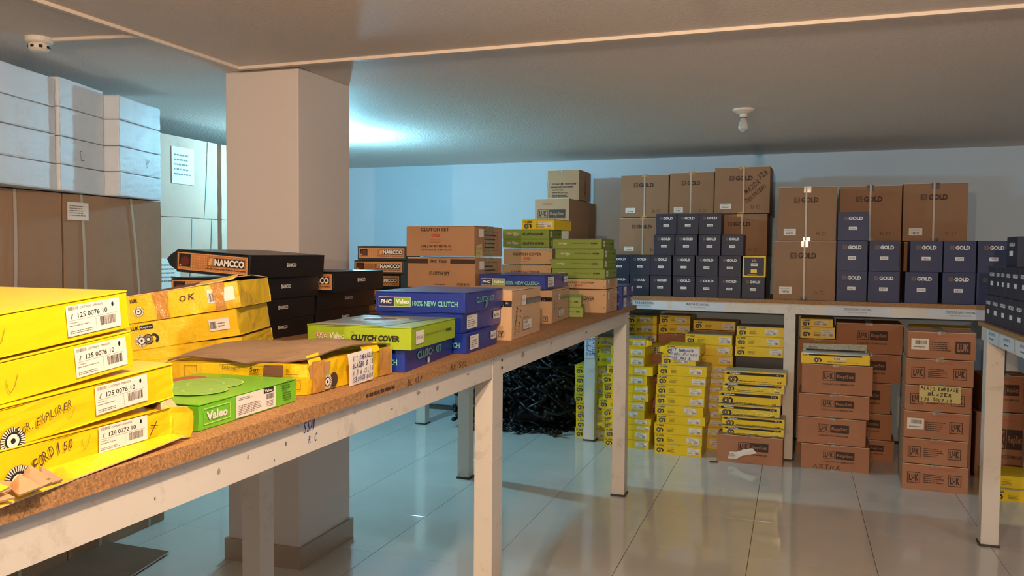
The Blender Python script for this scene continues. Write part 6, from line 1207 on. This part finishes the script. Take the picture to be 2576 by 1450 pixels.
# ------------------------------------------------------------------ heap of rubber hoses under the shelf
def hoses():
    rr = random.Random(99); vars_ = []
    for k in range(10):
        mm = M(); L = rr.uniform(0.38, 0.60); b = rr.uniform(0.03, 0.15); tw = rr.uniform(-0.05, 0.05); n = 9; pts = []
        for i in range(n):
            f = i / (n - 1); pts.append((L * (f - 0.5), b * math.sin(f * math.pi * rr.choice([1, 1, 1.0])) + 0.01 * math.sin(9 * f), tw * math.sin(f * 6.28)))
        mm.tube(pts, 0.0135, 'rubber', 7)
        for (p0, p1) in ((pts[0], pts[1]), (pts[-1], pts[-2])):
            q = Vector(p0); e = (q - Vector(p1)).normalized(); mm.tube([q - e * 0.012, q + e * 0.012, q + e * 0.022], [0.018, 0.018, 0.013], 'rubber', 7)
        me = mm.mesh('rubber_hose'); me.polygons.foreach_set('use_smooth', [True] * len(me.polygons)); vars_.append(me)
    def hgt(x, y):
        g = max(0, 1 - ((x + 2.10) / 0.58) ** 2); d_ = max(0, min(1, (y - 6.42) / 0.42))
        return 0.66 * (g ** 0.55) * d_ ** 0.8
    n = 0
    while n < 200:
        x = rr.uniform(-2.62, -1.74); y = rr.uniform(6.52, 7.10); hh = hgt(x, y)
        z = hh * rr.uniform(0.65, 1.0) + 0.03 if n > 25 else 0.02
        if n <= 25: x = rr.uniform(-2.5, -1.80); y = rr.uniform(6.46, 6.75)
        yaw = rr.uniform(0, 6.28); pit = rr.uniform(-0.7, 0.7) if n > 25 else rr.uniform(-0.05, 0.05)
        ext = 0.27
        z = max(z, 0.018 + ext * abs(math.sin(pit)))
        if y + abs(math.sin(yaw)) * ext > 7.24: y = 7.24 - abs(math.sin(yaw)) * ext
        if x + abs(math.cos(yaw)) * ext > -1.68: x = -1.68 - abs(math.cos(yaw)) * ext * 0.8
        o = link('rubber_hose', vars_[n % 10], None, (x, y, z), (rr.uniform(-0.4, 0.4) if n > 25 else 0, pit, yaw))
        o['label'] = 'black rubber hose in the tangled heap on the floor under the back shelf'; o['category'] = 'hose'; o['group'] = 'tangled black hoses under the back shelf'
        n += 1
    mm = M(); gx, gy = 14, 8; vs = []
    for i in range(gx + 1):
        for j in range(gy + 1):
            x = -2.50 + 0.58 * i / gx; y = 6.74 + 0.38 * j / gy; vs.append((x, y, max(0.004, hgt(x, y) * 0.62 * (0 if i in (0, gx) or j in (0,) else 1))))
    fs = [(i * (gy + 1) + j, (i + 1) * (gy + 1) + j, (i + 1) * (gy + 1) + j + 1, i * (gy + 1) + j + 1) for i in range(gx) for j in range(gy)]
    mm.add(vs, fs, 'rubber'); o = mm.build('hose_heap', smooth=True); tagit(o, 'dense dark core of the tangled rubber hose heap below the shelf', 'hose heap'); o['kind'] = 'stuff'
hoses()
# ------------------------------------------------------------------ navy boxes and big box on the right table
zt = ZB - 0.02 + 0.0005
def end_box(label, x, y0, y1, z, h, group, w=0.42, seed=0):
    """long navy box whose small end (-X face) looks at the aisle"""
    L = y1 - y0; t = thing('parts_box', label, 'box', group, (x + w / 2, (y0 + y1) / 2, z), (0, 0, 0))
    link('body', rbox_mesh(w, L - 0.002, h - 0.0005, 'navy', 0.0015, 2, 0.0004, seed), t)
    def f(p): p.text('GOLD', L * 0.22, h * 0.66, L * 0.62, h * 0.13, 'white_ink', 1, 0.05); p.rect(L * 0.10, h * 0.66, L * 0.08, h * 0.13, 'emblem', 1)
    put('printed_logo', 'left', (w, L - 0.002, h), 'e', f, t)
    put('paper_label', 'left', (w, L - 0.002, h), 'el', lambda p: p.rect(L * 0.36, h * 0.34, L * 0.36, h * 0.15, 'white_ink', 0), t)
NT = ['farthest', 'second from the far end', 'third from the far end', 'fourth from the far end', 'fifth from the far end', 'sixth from the far end', 'seventh from the far end', 'eighth from the far end', 'ninth from the far end', 'tenth from the far end']
ed = [4.90, 4.746, 4.587, 4.43, 4.276, 4.134, 3.985, 3.83, 3.68, 3.53, 3.38]
for k in range(10): end_box('slim navy box end, %s, lower row on the right table' % NT[k], 0.957, ed[k + 1], ed[k], zt, 0.147, 'slim navy boxes on the right table', seed=k)
ed = [4.87, 4.70, 4.60, 4.50, 4.385, 4.24, 4.09, 3.93, 3.78, 3.63, 3.48]
for k in range(10): end_box('slim navy box end, %s, upper row on the right table' % NT[k], 0.962, ed[k + 1], ed[k], zt + 0.1475, 0.147, 'slim navy boxes on the right table', seed=k)
def absorber():
    w, d, h = 0.46, 0.185, 0.147
    t = thing('parts_box', 'navy and dark red box with orange lettering on top of the slim navy boxes', 'box', None, (1.005 + w / 2, 4.50 + d / 2, zt + 0.295), (0, 0, rad(2)))
    link('body', rbox_mesh(w, d, h, 'navy', 0.002, 3, 0.0006, 3), t)
    def f(p):
        p.quad([(0.045, 0.006), (w - 0.005, 0.006), (w - 0.005, h - 0.008), (0.045, h - 0.008)], 'dark_red', 0); gold_logo(p, 0.052, h * 0.76, 0.16, h * 0.13, 'white_ink', 'emblem')
        p.text('SHOCK', 0.050, h * 0.46, 0.135, h * 0.20, 'orange_ink', 2, 0.03); p.text('ABSORBER', 0.050, h * 0.20, 0.21, h * 0.20, 'orange_ink', 2, 0.03); p.rect(0.050, h * 0.12, 0.30, 0.0015, 'orange_ink', 2); p.lines(0.05, h * 0.05, 0.2, h * 0.05, 1, 'white_ink', 3)
    put('printed_front', 'front', (w, d, h), 'sa', f, t)
    put('printed_logo', 'left', (w, d, h), 'sa', lambda p: (p.text('GOLD', d * 0.25, h * 0.68, d * 0.5, h * 0.13, 'white_ink', 1, 0.05), p.rect(d * 0.28, h * 0.36, d * 0.32, h * 0.17, 'white_ink', 1)), t)
absorber()
print('objects', len(bpy.data.objects))
